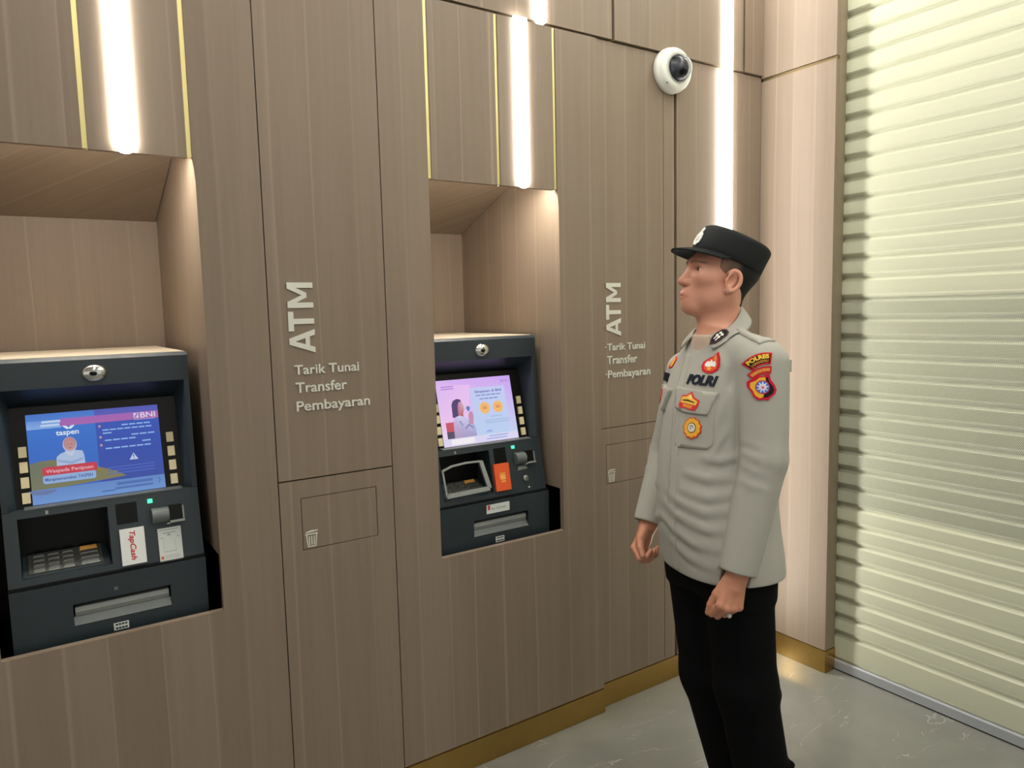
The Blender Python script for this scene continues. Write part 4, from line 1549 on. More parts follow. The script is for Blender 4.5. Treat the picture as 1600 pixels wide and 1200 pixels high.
# lips
lipd = np.sqrt(((q[:, 2] + 0.0540) / 0.0100) ** 2 + (al / 0.029) ** 2)
blend(np.clip((1.05 - lipd) * 5, 0, 0.75) * (q[:, 0] > 0.080), (194, 128, 114))
# brows
bc = 0.0440 - 9.0 * (al - 0.034) ** 2
blend(np.clip((0.0042 - np.abs(q[:, 2] - bc)) * 600, 0, 1) * np.clip((al - 0.010) * 300, 0, 1) * np.clip((0.056 - al) * 200, 0, 1) * (q[:, 0] > 0.055) * 0.62, (60, 46, 40))
# lash lines, darkened further to paint in the eyelid shadow
ld = np.sqrt(((q[:, 2] - 0.0245) / 0.0062) ** 2 + ((al - 0.0345) / 0.0145) ** 2)
blend(np.clip(1 - np.abs(ld - 0.95) * 6, 0, 1) * (q[:, 2] > 0.0245) * (q[:, 0] > 0.066) * 0.95, (44, 30, 28))
# hands browner from the sun
blend(np.clip((1.0 - V[:, 2]) * 8, 0, 1) * 0.9, (190, 132, 104))
# redder ears and fingertips are left to the light; palms and nails paler
body = big_mesh('body', V, Fq, M['skin'], officer, tint)

# ---- eyes
for s in (-1, 1):
    c = hd(0.0700, s * 0.0335, 0.0238)
    bm = bmesh.new()
    bmesh.ops.create_uvsphere(bm, u_segments=28, v_segments=20, radius=0.0142)
    rot = Matrix((HF, HL, HU)).transposed()
    bmesh.ops.rotate(bm, verts=bm.verts, cent=(0, 0, 0), matrix=rot @ Matrix.Rotation(math.pi / 2, 3, 'Y'))
    bmesh.ops.translate(bm, verts=bm.verts, vec=Vector(c))
    look = unit(HF * 1.0 + HL * 0.05 + HU * 0.06)
    vv = [Vector(v.co) for v in bm.verts]
    o = add_bm('eye', bm, M['eye'], officer, smooth=True)
    at = o.data.color_attributes.new('tint', 'FLOAT_COLOR', 'POINT')
    cols = []
    for v in vv:
        a = math.degrees(Vector(look).angle(v - Vector(c)))
        cols += list(lin((16, 12, 12)) if a < 13 else lin((44, 28, 22)) if a < 32 else lin((214, 202, 194)))
    at.data.foreach_set('color', cols)

# ---- hair below the cap
Hr = Field()
Hr.ell(hd(-0.013, 0, 0.049), (0.100, 0.0805, 0.090), HR, 0.0)
Hr.cone(hd(-0.018, 0, -0.030), NB + A(0.0, 0.0, 0.045), 0.0515, 0.052, 0.03)


def hair_cut(P):
    q = (P - HO) @ HR.T
    f, l, u = q[:, 0], np.abs(q[:, 1]), q[:, 2]
    behind = np.maximum(f + 0.030 - 0.12 * (u + 0.07), -(u + 0.070) + 0.35 * (f + 0.05))
    above = np.maximum(f - 0.032 + 0.2 * (u - 0.04), 0.030 - u)
    burn = np.maximum(np.maximum(np.abs(f - 0.021) - 0.009, 0.008 - u), u - 0.05)
    return smin(smin(behind, above, 0.010), burn, 0.014)


Hr.add(hair_cut, A(-9, -9, -9), A(9, 9, 9), 0.004, 'i')
V, Fq = Hr.mesh(0.0025)
V = relax(V, Fq, 1)
q = (V - HO) @ HR.T
k = np.clip((q[:, 0] + 0.030) / 0.022, 0, 1)[:, None]     # clipped short at the temples
k2 = np.clip((q[:, 0] - 0.006) / 0.022, 0, 1)[:, None]
big_mesh('hair', V, Fq, M['hair'], officer, np.array(lin((24, 23, 23))[:3]) * (1 - k) + (np.array(lin((92, 78, 66))[:3]) * (1 - k2) + np.array(lin((140, 108, 90))[:3]) * k2) * k)

# ---- undershirt showing in the open neck
NC_ = A(1.672, 1.418, 0)
VF = A(math.cos(math.radians(171)), math.sin(math.radians(171)), 0)
U = Field()
U.loft([(1.26, 1.663, 1.425, 0.150, 0.107), (1.33, 1.669, 1.423, 0.118, 0.090), (1.375, 1.669, 1.419, 0.090, 0.083), (1.398, 1.667, 1.418, 0.077, 0.081), (1.412, 1.667, 1.418, 0.071, 0.079), (1.418, 1.667, 1.418, 0.069, 0.077)], FACE, 0.0)
V, Fq = U.mesh(0.003)
big_mesh('undershirt', relax(V, Fq, 1), Fq, M['tee'], officer)

# ---- shirt
T = Field()
T.loft([(0.752, 1.633, 1.383, 0.194, 0.150), (0.80, 1.632, 1.387, 0.192, 0.153), (0.88, 1.630, 1.400, 0.182, 0.158), (0.96, 1.633, 1.407, 0.176, 0.158), (1.06, 1.641, 1.414, 0.169, 0.150),
        (1.14, 1.649, 1.419, 0.167, 0.142), (1.22, 1.658, 1.423, 0.170, 0.135), (1.29, 1.666, 1.426, 0.172, 0.119), (1.345, 1.671, 1.424, 0.140, 0.098), (1.385, 1.672, 1.420, 0.098, 0.082),
        (1.415, 1.672, 1.418, 0.074, 0.068)], FACE, 0.0)
for s, sh_, el_, cf_ in ((1, LSH, LEL, LCF), (-1, RSH, REL, RCF)):
    T.cone(NB + TL * 0.03 * s + A(0, 0, -0.008), sh_ + A(0, 0, 0.004 if s > 0 else -0.002), 0.046, 0.066 if s > 0 else 0.060, 0.035)
    T.cone(sh_, el_, 0.070 if s > 0 else 0.066, 0.0600, 0.006)
    T.cone(el_, cf_, 0.0595, 0.0480, 0.012, cap=True)
    # soft pulls inside the elbow
    ax = unit(el_ - sh_)
    ax2 = unit(cf_ - el_)
    out = TL * s
    for m, w in ((el_ - ax * 0.045, 0.0025), (el_ - ax * 0.012, 0.0035), (el_ + ax2 * 0.022, 0.003), (el_ + ax2 * 0.060, 0.0025)):
        T.fold([m + TF * 0.060 - out * 0.012 + A(0, 0, 0.012), m + TF * 0.046 + out * 0.036, m + out * 0.058 - A(0, 0, 0.016)], w, 0.011)
    # long pressed crease down the back of the sleeve
    T.fold([sh_ - TF * 0.045 + out * 0.048 - A(0, 0, 0.05), el_ - TF * 0.040 + out * 0.044, cf_ - TF * 0.030 + out * 0.036], 0.006, 0.009)
    # open cuff
    T.cone(cf_ - ax2 * 0.008, cf_ + ax2 * 0.03, 0.0405, 0.0405, 0.002, 's')


def on_torso(deg, z, r=1.0):
    """point on the shirt front: angle from straight ahead, positive to the wearer's left"""
    lv = ((0.752, 1.633, 1.383, 0.190, 0.148), (0.88, 1.630, 1.400, 0.182, 0.158), (1.06, 1.641, 1.414, 0.169, 0.150), (1.22, 1.658, 1.423, 0.170, 0.135), (1.30, 1.667, 1.426, 0.176, 0.115), (1.40, 1.672, 1.418, 0.09, 0.08))
    cx, cy, a, b = (float(np.interp(z, [p[0] for p in lv], [p[i] for p in lv])) for i in (1, 2, 3, 4))
    t = math.radians(deg)
    c, s_ = math.cos(t), math.sin(t)
    k = ((abs(c) / b) ** 2.3 + (abs(s_) / a) ** 2.3) ** (-1 / 2.3) * r
    return A(cx, cy, z) + TF * c * k + TL * s_ * k


FOLDS = [  # (deg, z) strokes, ridge radius: pulls across the belly and drags under the arm
    ([(70, 1.04), (48, 1.035), (26, 1.045)], 0.006), ([(74, 1.00), (50, 0.985), (22, 0.995)], 0.007), ([(70, 0.955), (46, 0.945), (18, 0.962), (-4, 0.985)], 0.007),
    ([(74, 0.905), (48, 0.900), (20, 0.920), (-8, 0.945)], 0.007), ([(62, 0.850), (34, 0.855), (8, 0.882), (-16, 0.905)], 0.007),
    ([(52, 0.800), (26, 0.812), (0, 0.842)], 0.006), ([(78, 1.10), (60, 1.085), (44, 1.09)], 0.006), ([(66, 1.17), (58, 1.13), (50, 1.075)], 0.006),
    ([(60, 1.24), (56, 1.19), (54, 1.14)], 0.007), ([(-20, 0.99), (-40, 0.975), (-60, 0.98)], 0.006), ([(-14, 0.90), (-38, 0.88), (-60, 0.885)], 0.006)]
for pts, r in FOLDS:
    P3 = [on_torso(d_, z_, 0.985) for d_, z_ in pts]
    T.fold(P3, r, 0.012)
    T.fold([p + A(0, 0, -0.019) for p in P3], -0.45 * r, 0.011)
# fold running from the neck to the arm, and hollow under it
T.fold([NB + TL * 0.075 + TF * 0.062 + A(0, 0, -0.020), LSH + TF * 0.078 - TL * 0.050 + A(0, 0, -0.01), LSH + TF * 0.080 - TL * 0.050 + A(0, 0, -0.09)], 0.008, 0.014)
T.fold([LSH + TF * 0.080 - TL * 0.030 + A(0, 0, 0.0), LSH + TF * 0.080 - TL * 0.032 + A(0, 0, -0.10), LSH + TF * 0.076 - TL * 0.03 + A(0, 0, -0.17)], -0.007, 0.010)
# shoulder seam
T.fold([LSH + TF * 0.055 - TL * 0.002 + A(0, 0, 0.035), LSH + TL * 0.002 - TL * 0.016 + A(0, 0, 0.070), LSH - TF * 0.05 - TL * 0.01 + A(0, 0, 0.045)], -0.0035, 0.005)
# open neck: hollow round the throat, running down to a short V
T.cone(NC_ + A(0, 0, 1.385), NC_ + A(0, 0, 1.50), 0.0665, 0.0665, 0.004, 's')
T.cone(NC_ + VF * 0.062 + A(0, 0, 1.43), NC_ + VF * 0.105 + A(0, 0, 1.368), 0.034, 0.008, 0.003, 's')
V, Fq = T.mesh(0.0030)
V = relax(V, Fq, 2, 0.5)
shirt = big_mesh('shirt', V, Fq, M['shirt'], officer)
shirt_bvh = BVHTree.FromPolygons([tuple(v) for v in V], [tuple(int(i) for i in f) for f in Fq])

# ---- trousers and shoes
R = Field()
R.loft([(0.70, 1.634, 1.388, 0.160, 0.128), (0.78, 1.633, 1.388, 0.168, 0.134), (0.90, 1.632, 1.402, 0.165, 0.13)], FACE, 0.0)
for hi_, kn_, an_ in ((LHI, LKN, LAN), (RHI, RKN, RAN)):
    R.cone(hi_ - A(0, 0, 0.02), kn_, 0.100, 0.084, 0.04)
    R.cone(kn_, A(an_[0], an_[1], 0.055), 0.083, 0.074, 0.03, cap=True)
    rng = random.Random(int(kn_[0] * 1000))
    for k in range(6):
        z = 0.12 + 0.07 * k
        t_ = (z - an_[2]) / (kn_[2] - an_[2])
        c = an_ + (kn_ - an_) * t_
        a0 = rng.uniform(0, 6.28)
        R.cone(c + A(math.cos(a0), math.sin(a0), 0) * 0.074, c + A(math.cos(a0 + 1.4), math.sin(a0 + 1.4), 0.25) * 0.074, 0.006, 0.009, 0.02)
V, Fq = R.mesh(0.0042)
big_mesh('trousers', relax(V, Fq, 2), Fq, M['trousers'], officer)
for an_, s in ((LAN, 0.10), (RAN, -0.10)):
    d = unit(TF + TL * s)
    K = Field()
    g = A(an_[0], an_[1], 0)
    K.cone(g - d * 0.035 + A(0, 0, 0.047), g + d * 0.03 + A(0, 0, 0.050), 0.037, 0.040, 0.0)
    K.cone(g + d * 0.03 + A(0, 0, 0.048), g + d * 0.165 + A(0, 0, 0.034), 0.041, 0.034, 0.02)
    K.cone(g + A(0, 0, 0.05), g + A(0, 0, 0.12), 0.040, 0.042, 0.02)
    K.add(lambda P: 0.0005 - P[:, 2], A(-9, -9, -9), A(9, 9, 9), 0.002, 'i')
    V, Fq = K.mesh(0.004)
    big_mesh('shoe', relax(V, Fq, 1), Fq, M['shoe'], officer)

# ---- collar: a folded band standing round the neck, open in front with two points
CFA = math.radians(172)
CF3 = A(math.cos(CFA), math.sin(CFA), 0)
CL3 = A(-math.sin(CFA), math.cos(CFA), 0)
NC = A(1.660, 1.4235, 0)


def collar_point(phi, v, thick):
    """phi from the front (rad, + to the wearer's left); v 0 = fold line at the top, 1 = outer edge"""
    c, s = math.cos(phi), math.sin(phi)
    ztop = 1.455 - 0.045 * c + 0.008 * max(0.0, -c)
    front = max(0.0, (c - 0.25) / 0.75)
    fall = 0.036 + 0.012 * front ** 2
    r0 = 0.0645 + 0.005 * front - 0.004 * max(0.0, -c)
    r1 = 0.082 + 0.018 * abs(s) + 0.008 * front - 0.008 * max(0.0, -c)
    r = r0 + (r1 - r0) * (v ** 0.8) + thick
    z = ztop - fall * v - 0.004 * (1 - v) ** 3
    return NC + (CF3 * c + CL3 * s) * r + A(0, 0, z)


bm = bmesh.new()
NPH, NV = 72, 8
p0 = math.radians(31)
g = []
for side in (0, 1):
    gg = []
    for i in range(NPH + 1):
        phi = p0 + (2 * math.pi - 2 * p0) * i / NPH
        row = []
        for j in range(NV + 1):
            v = j / NV
            # the points sweep forward along the opening edge
            e = min(i, NPH - i) / 9.0
            ph = phi + (1 if i < NPH / 2 else -1) * (0.16 * v) * max(0.0, 1 - e)
            row.append(bm.verts.new(tuple(collar_point(ph, v, 0.0035 * side))))
        gg.append(row)
    g.append(gg)
for side in (0, 1):
    for i in range(NPH):
        for j in range(NV):
            f = (g[side][i][j], g[side][i + 1][j], g[side][i + 1][j + 1], g[side][i][j + 1])
            bm.faces.new(f if side else f[::-1])
for i in range(NPH):
    for j in (0, NV):
        bm.faces.new((g[0][i][j], g[0][i + 1][j], g[1][i + 1][j], g[1][i][j]))
for j in range(NV):
    for i in (0, NPH):
        bm.faces.new((g[0][i][j], g[0][i][j + 1], g[1][i][j + 1], g[1][i][j]))
bmesh.ops.recalc_face_normals(bm, faces=bm.faces)
for v in bm.verts:                                   # rest the fall on the shirt instead of sinking into it
    loc, nor, _, dist = shirt_bvh.find_nearest(v.co)
    rad = Vector((v.co.x - NC[0], v.co.y - NC[1], 0))
    if loc is not None and rad.length > 0.0715:
        sd = (v.co - loc).dot(nor)
        if sd < 0.004:
            v.co += nor * (0.004 - sd)
cv = [v.co.copy() for v in bm.verts]
bm.verts.index_update()
cfc = [tuple(v.index for v in f.verts) for f in bm.faces]
collar = add_bm('collar', bm, M['shirt'], officer, smooth=True)
collar_bvh = BVHTree.FromPolygons(cv, cfc)

# ---- cap
CT = math.radians(16)
QF = HF * math.cos(CT) + HU * math.sin(CT)
QU = HU * math.cos(CT) - HF * math.sin(CT)
QO = hd(-0.003, 0, 0.053)


def cp(f, l, u):
    return QO + QF * f + HL * l + QU * u


rings = [(0.0, 0.0985, 0.0800, -0.004), (0.0, 0.1035, 0.0850, -0.004), (0.003, 0.1055, 0.0870, -0.004), (0.022, 0.1065, 0.0880, -0.004), (0.045, 0.1060, 0.0890, -0.006), (0.066, 0.1040, 0.0895, -0.010),
         (0.074, 0.1015, 0.0880, -0.011), (0.079, 0.0960, 0.0830, -0.012), (0.081, 0.0860, 0.0740, -0.012), (0.083, 0.05, 0.045, -0.012), (0.0835, 0.0005, 0.0005, -0.012)]
n = 64
vs, fs = [], []
for u, a, b, c in rings:
    for i in range(n):
        t_ = 2 * math.pi * i / n
        fr = max(0.0, math.cos(t_))
        vs.append(Vector(cp(c + a * math.cos(t_), b * math.sin(t_), u * (0.94 + 0.06 * fr))))
for k in range(len(rings) - 1):
    for i in range(n):
        j = (i + 1) % n
        fs.append((k * n + i, k * n + j, (k + 1) * n + j, (k + 1) * n + i))
cap = add_mesh('cap', vs, fs, M['cap'], officer, smooth=True)
cap_bvh = BVHTree.FromPolygons(vs, fs)
bm = bmesh.new()
g = []
NA, NR = 30, 7
for side in (0, 1):
    gg = []
    for i in range(NA + 1):
        t_ = math.radians(-78 + 156 * i / NA)
        row = []
        for j in range(NR + 1):
            v = j / NR
            ext = 0.056 * max(0.0, math.cos(t_ * 1.12)) ** 0.75
            a, b = 0.1035 + ext * v, 0.0862 + ext * v * 0.75
            dip = -0.025 * v ** 1.25 * (0.5 + 0.5 * math.cos(t_) ** 2) * min(1, ext / 0.02) + 0.004
            row.append(bm.verts.new(tuple(cp(-0.004 + a * math.cos(t_), b * math.sin(t_), dip - (0.0006 + 0.0044 * ext / 0.056) * side))))
        gg.append(row)
    g.append(gg)
for side in (0, 1):
    for i in range(NA):
        for j in range(NR):
            f = (g[side][i][j], g[side][i + 1][j], g[side][i + 1][j + 1], g[side][i][j + 1])
            bm.faces.new(f[::-1] if side == 0 else f)
for i in range(NA):
    for j in (0, NR):
        bm.faces.new((g[0][i][j], g[0][i + 1][j], g[1][i + 1][j], g[1][i][j]))
bmesh.ops.remove_doubles(bm, verts=bm.verts, dist=1e-5)
add_bm('visor', bm, M['visor'], cap, smooth=True)
# ------------------------------------------------------------------ pockets, patches, lettering: thin cloth laid on the shirt
Z3 = Vector((0, 0, 1))


def clip_tri(poly, step):
    """triangles filling a 2-D outline, with inner points so the sheet can bend"""
    pts = []
    n = len(poly)
    for i in range(n):
        a, b = Vector(poly[i]), Vector(poly[(i + 1) % n])
        m = max(1, int((b - a).length / step))
        for k in range(m):
            pts.append(a + (b - a) * (k / m))
    nb = len(pts)
    xs, ys = [p.x for p in pts], [p.y for p in pts]
    x = min(xs) + step * 0.5
    while x < max(xs):
        y = min(ys) + step * 0.5
        while y < max(ys):
            ins, d = False, 9.0
            for i in range(nb):
                a, b = pts[i], pts[(i + 1) % nb]
                if (a.y > y) != (b.y > y) and x < (b.x - a.x) * (y - a.y) / (b.y - a.y) + a.x:
                    ins = not ins
                d = min(d, (a - Vector((x, y))).length)
            if ins and d > step * 0.45:
                pts.append(Vector((x, y)))
            y += step
        x += step
    r = geometry.delaunay_2d_cdt(pts, [(i, (i + 1) % nb) for i in range(nb)], [], 1, 1e-6)
    return [(v.x, v.y) for v in r[0]], [tuple(f) for f in r[2]]


class Patch:
    def __init__(self, bvh, centre, normal, roll=0.0):
        self.bvh = bvh
        self.c = Vector(centre)
        self.n = Vector(normal).normalized()
        r = (-self.n).cross(Z3).normalized()
        u = self.n.cross(r) * -1
        if u.z < 0:
            u = -u
        cr, sr = math.cos(roll), math.sin(roll)
        self.r, self.u = r * cr + u * sr, u * cr - r * sr
        self.v, self.f, self.col = [], [], []

    def place(self, x, y, h):
        o = self.c + self.r * x + self.u * y
        hit = self.bvh.ray_cast(o + self.n * 0.09, -self.n, 0.20)
        if hit[0] is None:
            near = self.bvh.find_nearest(o)
            return near[0] + near[1] * h
        nn = (hit[1] + self.n).normalized()
        return hit[0] + nn * h

    def flatten(self, r):
        """lay the patch on a smooth bent sheet fitted to the cloth instead of on every wrinkle"""
        rows, zs = [], []
        for i in range(-4, 5):
            for j in range(-3, 4):
                x, y = r * i / 4, r * 0.5 * j / 3
                hit = self.bvh.ray_cast(self.c + self.r * x + self.u * y + self.n * 0.03, -self.n, 0.05)
                if hit[0] is not None:
                    rows.append((1, x, y, x * x, x * y, y * y))
                    zs.append((hit[0] - self.c).dot(self.n))
        rows, zs = np.array(rows), np.array(zs)
        w = np.ones(len(zs), bool)
        for _ in range(4):
            k = np.linalg.lstsq(rows[w], zs[w], rcond=None)[0]
            e = zs - rows @ k
            w = np.abs(e) < max(0.0015, 1.5 * np.std(e[w]))
        self.fitk = k

        def place(x, y, h):
            z = float(np.dot((1, x, y, x * x, x * y, y * y), k))
            return self.c + self.r * x + self.u * y + self.n * (z + h)
        self.place = place

    def poly(self, pts, col, h, th=0.0, step=0.007):
        vs, fs = clip_tri(pts, step)
        self.tris(vs, fs, col, h, th)

    def tris(self, vs, fs, col, h, th=0.0):
        n = len(self.v)
        top = [self.place(x, y, h) for x, y in vs]
        self.v += top
        ff = []
        for f in fs:
            a, b, c = (top[i] for i in f[:3])
            ff.append(f if (b - a).cross(c - a).dot(self.n) > 0 else f[::-1])
        self.f += [tuple(i + n for i in f) for f in ff]
        m = len(vs)
        if th:
            self.v += [self.place(x, y, h - th) for x, y in vs]
            cnt = set()
            for f in ff:
                for i in range(len(f)):
                    cnt.add((f[i], f[(i + 1) % len(f)]))
            self.f += [(b + n, a + n, a + n + m, b + n + m) for a, b in cnt if (b, a) not in cnt]
            m *= 2
        self.col += [lin(col)] * m

    def disc(self, x, y, r, col, h, n=20, ry=None):
        self.poly([(x + r * math.cos(2 * math.pi * k / n), y + (ry or r) * math.sin(2 * math.pi * k / n)) for k in range(n)], col, h, 0, 0.01)

    def text(self, s, x0, x1, y0, y1, col, h, th=0.0, bold=0.03, shear=0.0, warp=None):
        vs, fs = text2d(s, bold, 1.0, shear)
        vs = fit(vs, x0, x1, y0, y1)
        if warp:
            vs = [warp(*p) for p in vs]
        self.tris(vs, fs, col, h, th)

    def build(self, name, material, parent, smooth=False):
        o = add_mesh(name, self.v, self.f, material, parent, smooth=smooth)
        if material is M['patch']:
            at = o.data.color_attributes.new('tint', 'FLOAT_COLOR', 'POINT')
            at.data.foreach_set('color', [x for c in self.col for x in c])
        return o


KNOB = (1.686, 1.212, 1.336)
CLOTH = (168, 167, 158)
RED, YEL, BLK, WHT, ORG = (196, 36, 48), (236, 180, 62), (30, 24, 24), (236, 232, 226), (226, 96, 52)

# front overlap with its stitched edge, left chest pocket and both flaps
p = Patch(shirt_bvh, (1.52, 1.45, 1.08), (-0.95, 0.22, 0.0))
mid = [(1.362, -0.050), (1.30, -0.036), (1.25, -0.027), (1.16, -0.012), (1.03, 0.010), (0.93, 0.020), (0.85, 0.020), (0.758, 0.018)]
p.poly([(x, z - 1.08) for z, x in mid] + [(x + 0.034, z - 1.08) for z, x in mid[::-1]], CLOTH, 0.0022, 0.004, 0.010)
p.build('placket', M['shirt'], shirt, True)
p = Patch(shirt_bvh, (1.53, 1.400, 1.20), (-1, 0.0, 0.05))
p.poly([(-0.060, 0.060), (0.078, 0.054), (0.086, -0.074), (0.072, -0.088), (-0.030, -0.094), (-0.044, -0.080)], CLOTH, 0.0022, 0.004, 0.009)
p.build('pocket', M['shirt'], shirt, True)
p = Patch(shirt_bvh, (1.53, 1.400, 1.24), (-1, 0.0, 0.05))
p.poly([(-0.074, 0.033), (0.082, 0.025), (0.081, 0.018), (0.063, -0.036), (-0.010, -0.036), (-0.052, -0.029), (-0.074, 0.026)], CLOTH, 0.0065, 0.006, 0.008)
p.build('pocket_flap', M['shirt'], shirt, True)
p = Patch(shirt_bvh, (1.553, 1.5006, 1.23), (-0.85, 0.52, 0.05))
p.poly([(-0.150, 0.030), (0.004, 0.030), (0.0, 0.020), (-0.022, -0.036), (-0.10, -0.040), (-0.150, -0.028)], CLOTH, 0.010, 0.010, 0.009)
p.build('pocket_flap', M['shirt'], shirt, True)
# shoulder straps
for s, c in ((1, (1.640, 1.285, 1.42)), (-1, (1.702, 1.548, 1.40))):
    p = Patch(shirt_bvh, c, (-0.12, -0.25 * s, 0.96))
    ax = Vector((TL[0] * s, TL[1] * s, 0))
    p.r = (ax - p.n * ax.dot(p.n)).normalized()
    p.u = p.n.cross(p.r)
    p.poly([(-0.060, 0.0), (-0.050, 0.019), (0.062, 0.024), (0.062, -0.024), (-0.050, -0.019)], CLOTH, 0.005, 0.005, 0.009)
    p.build('shoulder_strap', M['shirt'], shirt, True)
box('sleeve_loop', KNOB[0] - 0.011, KNOB[0] + 0.011, KNOB[1] - 0.008, KNOB[1] + 0.008, KNOB[2] - 0.018, KNOB[2] + 0.014, M['shirt'], shirt, bevel=0.006, segs=3)

# dark thread lettering
p = Patch(shirt_bvh, (1.5442, 1.3823, 1.2968), (-0.97, 0.02, 0.10))
p.text('POLRI', -0.050, 0.052, -0.016, 0.013, (30, 36, 48), 0.0035, 0.003, 0.045, 0.15)
p.build('lettering', M['patch'], shirt)
p = Patch(shirt_bvh, (1.6200, 1.5820, 1.284), (-0.84, 0.54, 0.10))
p.text('NIK S', -0.066, 0.028, -0.014, 0.013, (30, 36, 48), 0.0035, 0.003, 0.045, 0.1)
p.build('lettering', M['patch'], shirt)

# flame emblem over the left pocket
p = Patch(shirt_bvh, (1.5675, 1.3643, 1.3400), (-0.93, -0.05, 0.30))
fl = [(0.016, 0.034), (0.026, 0.016), (0.030, -0.004), (0.026, -0.018), (0.012, -0.028), (-0.006, -0.029), (-0.022, -0.023), (-0.029, -0.010), (-0.026, 0.004), (-0.014, 0.013), (-0.006, 0.018), (0.004, 0.020)]
p.poly(fl, RED, 0.0025, 0.0025)
p.poly([(x * 0.78 + 0.001, y * 0.78) for x, y in fl], (226, 88, 60), 0.0029)
p.poly([(0.013, 0.026), (0.018, 0.012), (0.012, 0.006), (0.006, 0.016)], (236, 150, 80), 0.0033)
p.poly([(-0.018, -0.004), (-0.012, 0.006), (-0.004, 0.004), (0.0, 0.012), (0.006, 0.004), (0.014, 0.008), (0.018, -0.001), (0.016, -0.010), (0.006, -0.008), (-0.002, -0.011), (-0.014, -0.010)], WHT, 0.0034, 0, 0.005)
p.poly([(-0.002, -0.012), (0.0, -0.010), (0.003, -0.013), (0.010, -0.012), (0.004, -0.017), (0.006, -0.023), (0.0, -0.019), (-0.006, -0.023), (-0.004, -0.017), (-0.010, -0.013)], YEL, 0.0034, 0, 0.005)
p.build('emblem_patch', M['patch'], shirt)

# five-cornered badge on the flap
p = Patch(shirt_bvh, (1.5248, 1.3995, 1.2365), (-0.99, 0.05, 0.10))
pent = [(0.004, 0.026), (0.016, 0.012), (0.036, 0.004), (0.034, -0.012), (0.026, -0.024), (0.014, -0.024), (-0.014, -0.020), (-0.034, -0.022), (-0.038, -0.014), (-0.034, 0.002), (-0.030, 0.014), (-0.012, 0.016)]
H0 = 0.0085
p.poly(pent, (214, 56, 62), H0, 0.0025)
p.poly([(0.004, 0.021), (0.014, 0.008), (0.032, 0.001), (0.028, -0.010), (-0.032, -0.006), (-0.029, 0.009), (-0.010, 0.012)], (240, 190, 80), H0 + 0.0005)
p.poly([(-0.020, -0.009), (0.018, -0.012), (0.014, -0.020), (-0.018, -0.016)], (224, 150, 60), H0 + 0.0005)
p.poly([(-0.024, 0.002), (-0.012, 0.003), (-0.004, 0.004), (0.022, -0.001), (0.022, -0.004), (0.0, -0.001), (-0.024, -0.001)], (66, 50, 30), H0 + 0.001, 0, 0.01)
p.poly([(0.001, 0.015), (0.006, 0.015), (0.012, 0.007), (-0.001, 0.008)], (246, 222, 170), H0 + 0.001, 0, 0.01)
p.build('rank_badge', M['patch'], shirt)

# cogged round badge on the pocket
p = Patch(shirt_bvh, (1.5084, 1.3775, 1.1656), (-0.99, 0.02, 0.12))
p.poly([((0.031 if k % 2 else 0.0275) * math.cos(math.pi * k / 11), (0.031 if k % 2 else 0.0275) * math.sin(math.pi * k / 11)) for k in range(22)], (206, 78, 40), 0.0052, 0.0025)
p.poly([((0.0275 if k % 2 else 0.0245) * math.cos(math.pi * k / 11), 0.001 + (0.0275 if k % 2 else 0.0245) * math.sin(math.pi * k / 11)) for k in range(22)], (240, 178, 62), 0.0056)
p.disc(0, 0.001, 0.0145, (120, 98, 40), 0.0060)
p.disc(0, 0.001, 0.0120, (222, 220, 204), 0.0064)
p.poly([(0.006 * math.cos(a) * (1 - 0.06 * a), 0.001 + 0.008 * math.sin(a) * (1 - 0.06 * a)) for a in [0.35 * k for k in range(14)]] +
       [(0.0035 * math.cos(a) * (1 - 0.06 * a), 0.001 + 0.005 * math.sin(a) * (1 - 0.06 * a)) for a in [0.35 * k for k in range(13, -1, -1)]], (110, 112, 96), 0.0068, 0, 0.02)
p.build('cog_badge', M['patch'], shirt)

# wearer's right chest: small winged badge, and the red one on the flap
p = Patch(shirt_bvh, (1.6358, 1.5705, 1.3305), (-0.86, 0.45, 0.30))
rb = [(0.030, 0.010), (0.020, 0.016), (0.006, 0.020), (-0.008, 0.016), (-0.020, 0.004), (-0.028, -0.014), (-0.024, -0.022), (-0.006, -0.016), (0.004, -0.019), (0.016, -0.010)]
p.poly(rb, (214, 62, 52), 0.0025, 0.0025)
p.poly([(x * 0.72, y * 0.72) for x, y in rb], YEL, 0.0030)
p.poly([(-0.010, -0.006), (0.0, 0.002), (0.012, 0.004), (0.004, 0.008), (-0.008, 0.004)], (222, 160, 50), 0.0034, 0, 0.01)
p.build('emblem_patch', M['patch'], shirt)
p = Patch(shirt_bvh, (1.5900, 1.5610, 1.232), (-0.85, 0.52, 0.05))
p.poly([(0.014, 0.020), (0.020, 0.0), (0.010, -0.022), (-0.012, -0.024), (-0.020, -0.004), (-0.010, 0.020)], (214, 62, 56), 0.0125, 0.0025)
p.poly([(0.009, 0.013), (0.013, 0.0), (0.006, -0.015), (-0.008, -0.016), (-0.013, -0.003), (-0.007, 0.013)], YEL, 0.0130)
p.build('rank_badge', M['patch'], shirt)

# left sleeve: two curved titles and the shield
SN_ = (-0.66, -0.75, 0.12)


def arc_band(r, a, t0, t1, n=14):
    """ring segment about (0, -r): angles +-a, heights t0..t1 over the crown"""
    up = [((r + t1) * math.sin(-a + 2 * a * k / n), (r + t1) * math.cos(a - 2 * a * k / n) - r) for k in range(n + 1)]
    dn = [((r + t0) * math.sin(a - 2 * a * k / n), (r + t0) * math.cos(a - 2 * a * k / n) - r) for k in range(n + 1)]
    return up + dn


def arc_warp(r):
    return lambda x, y: ((r + y) * math.sin(x / r), (r + y) * math.cos(x / r) - r)


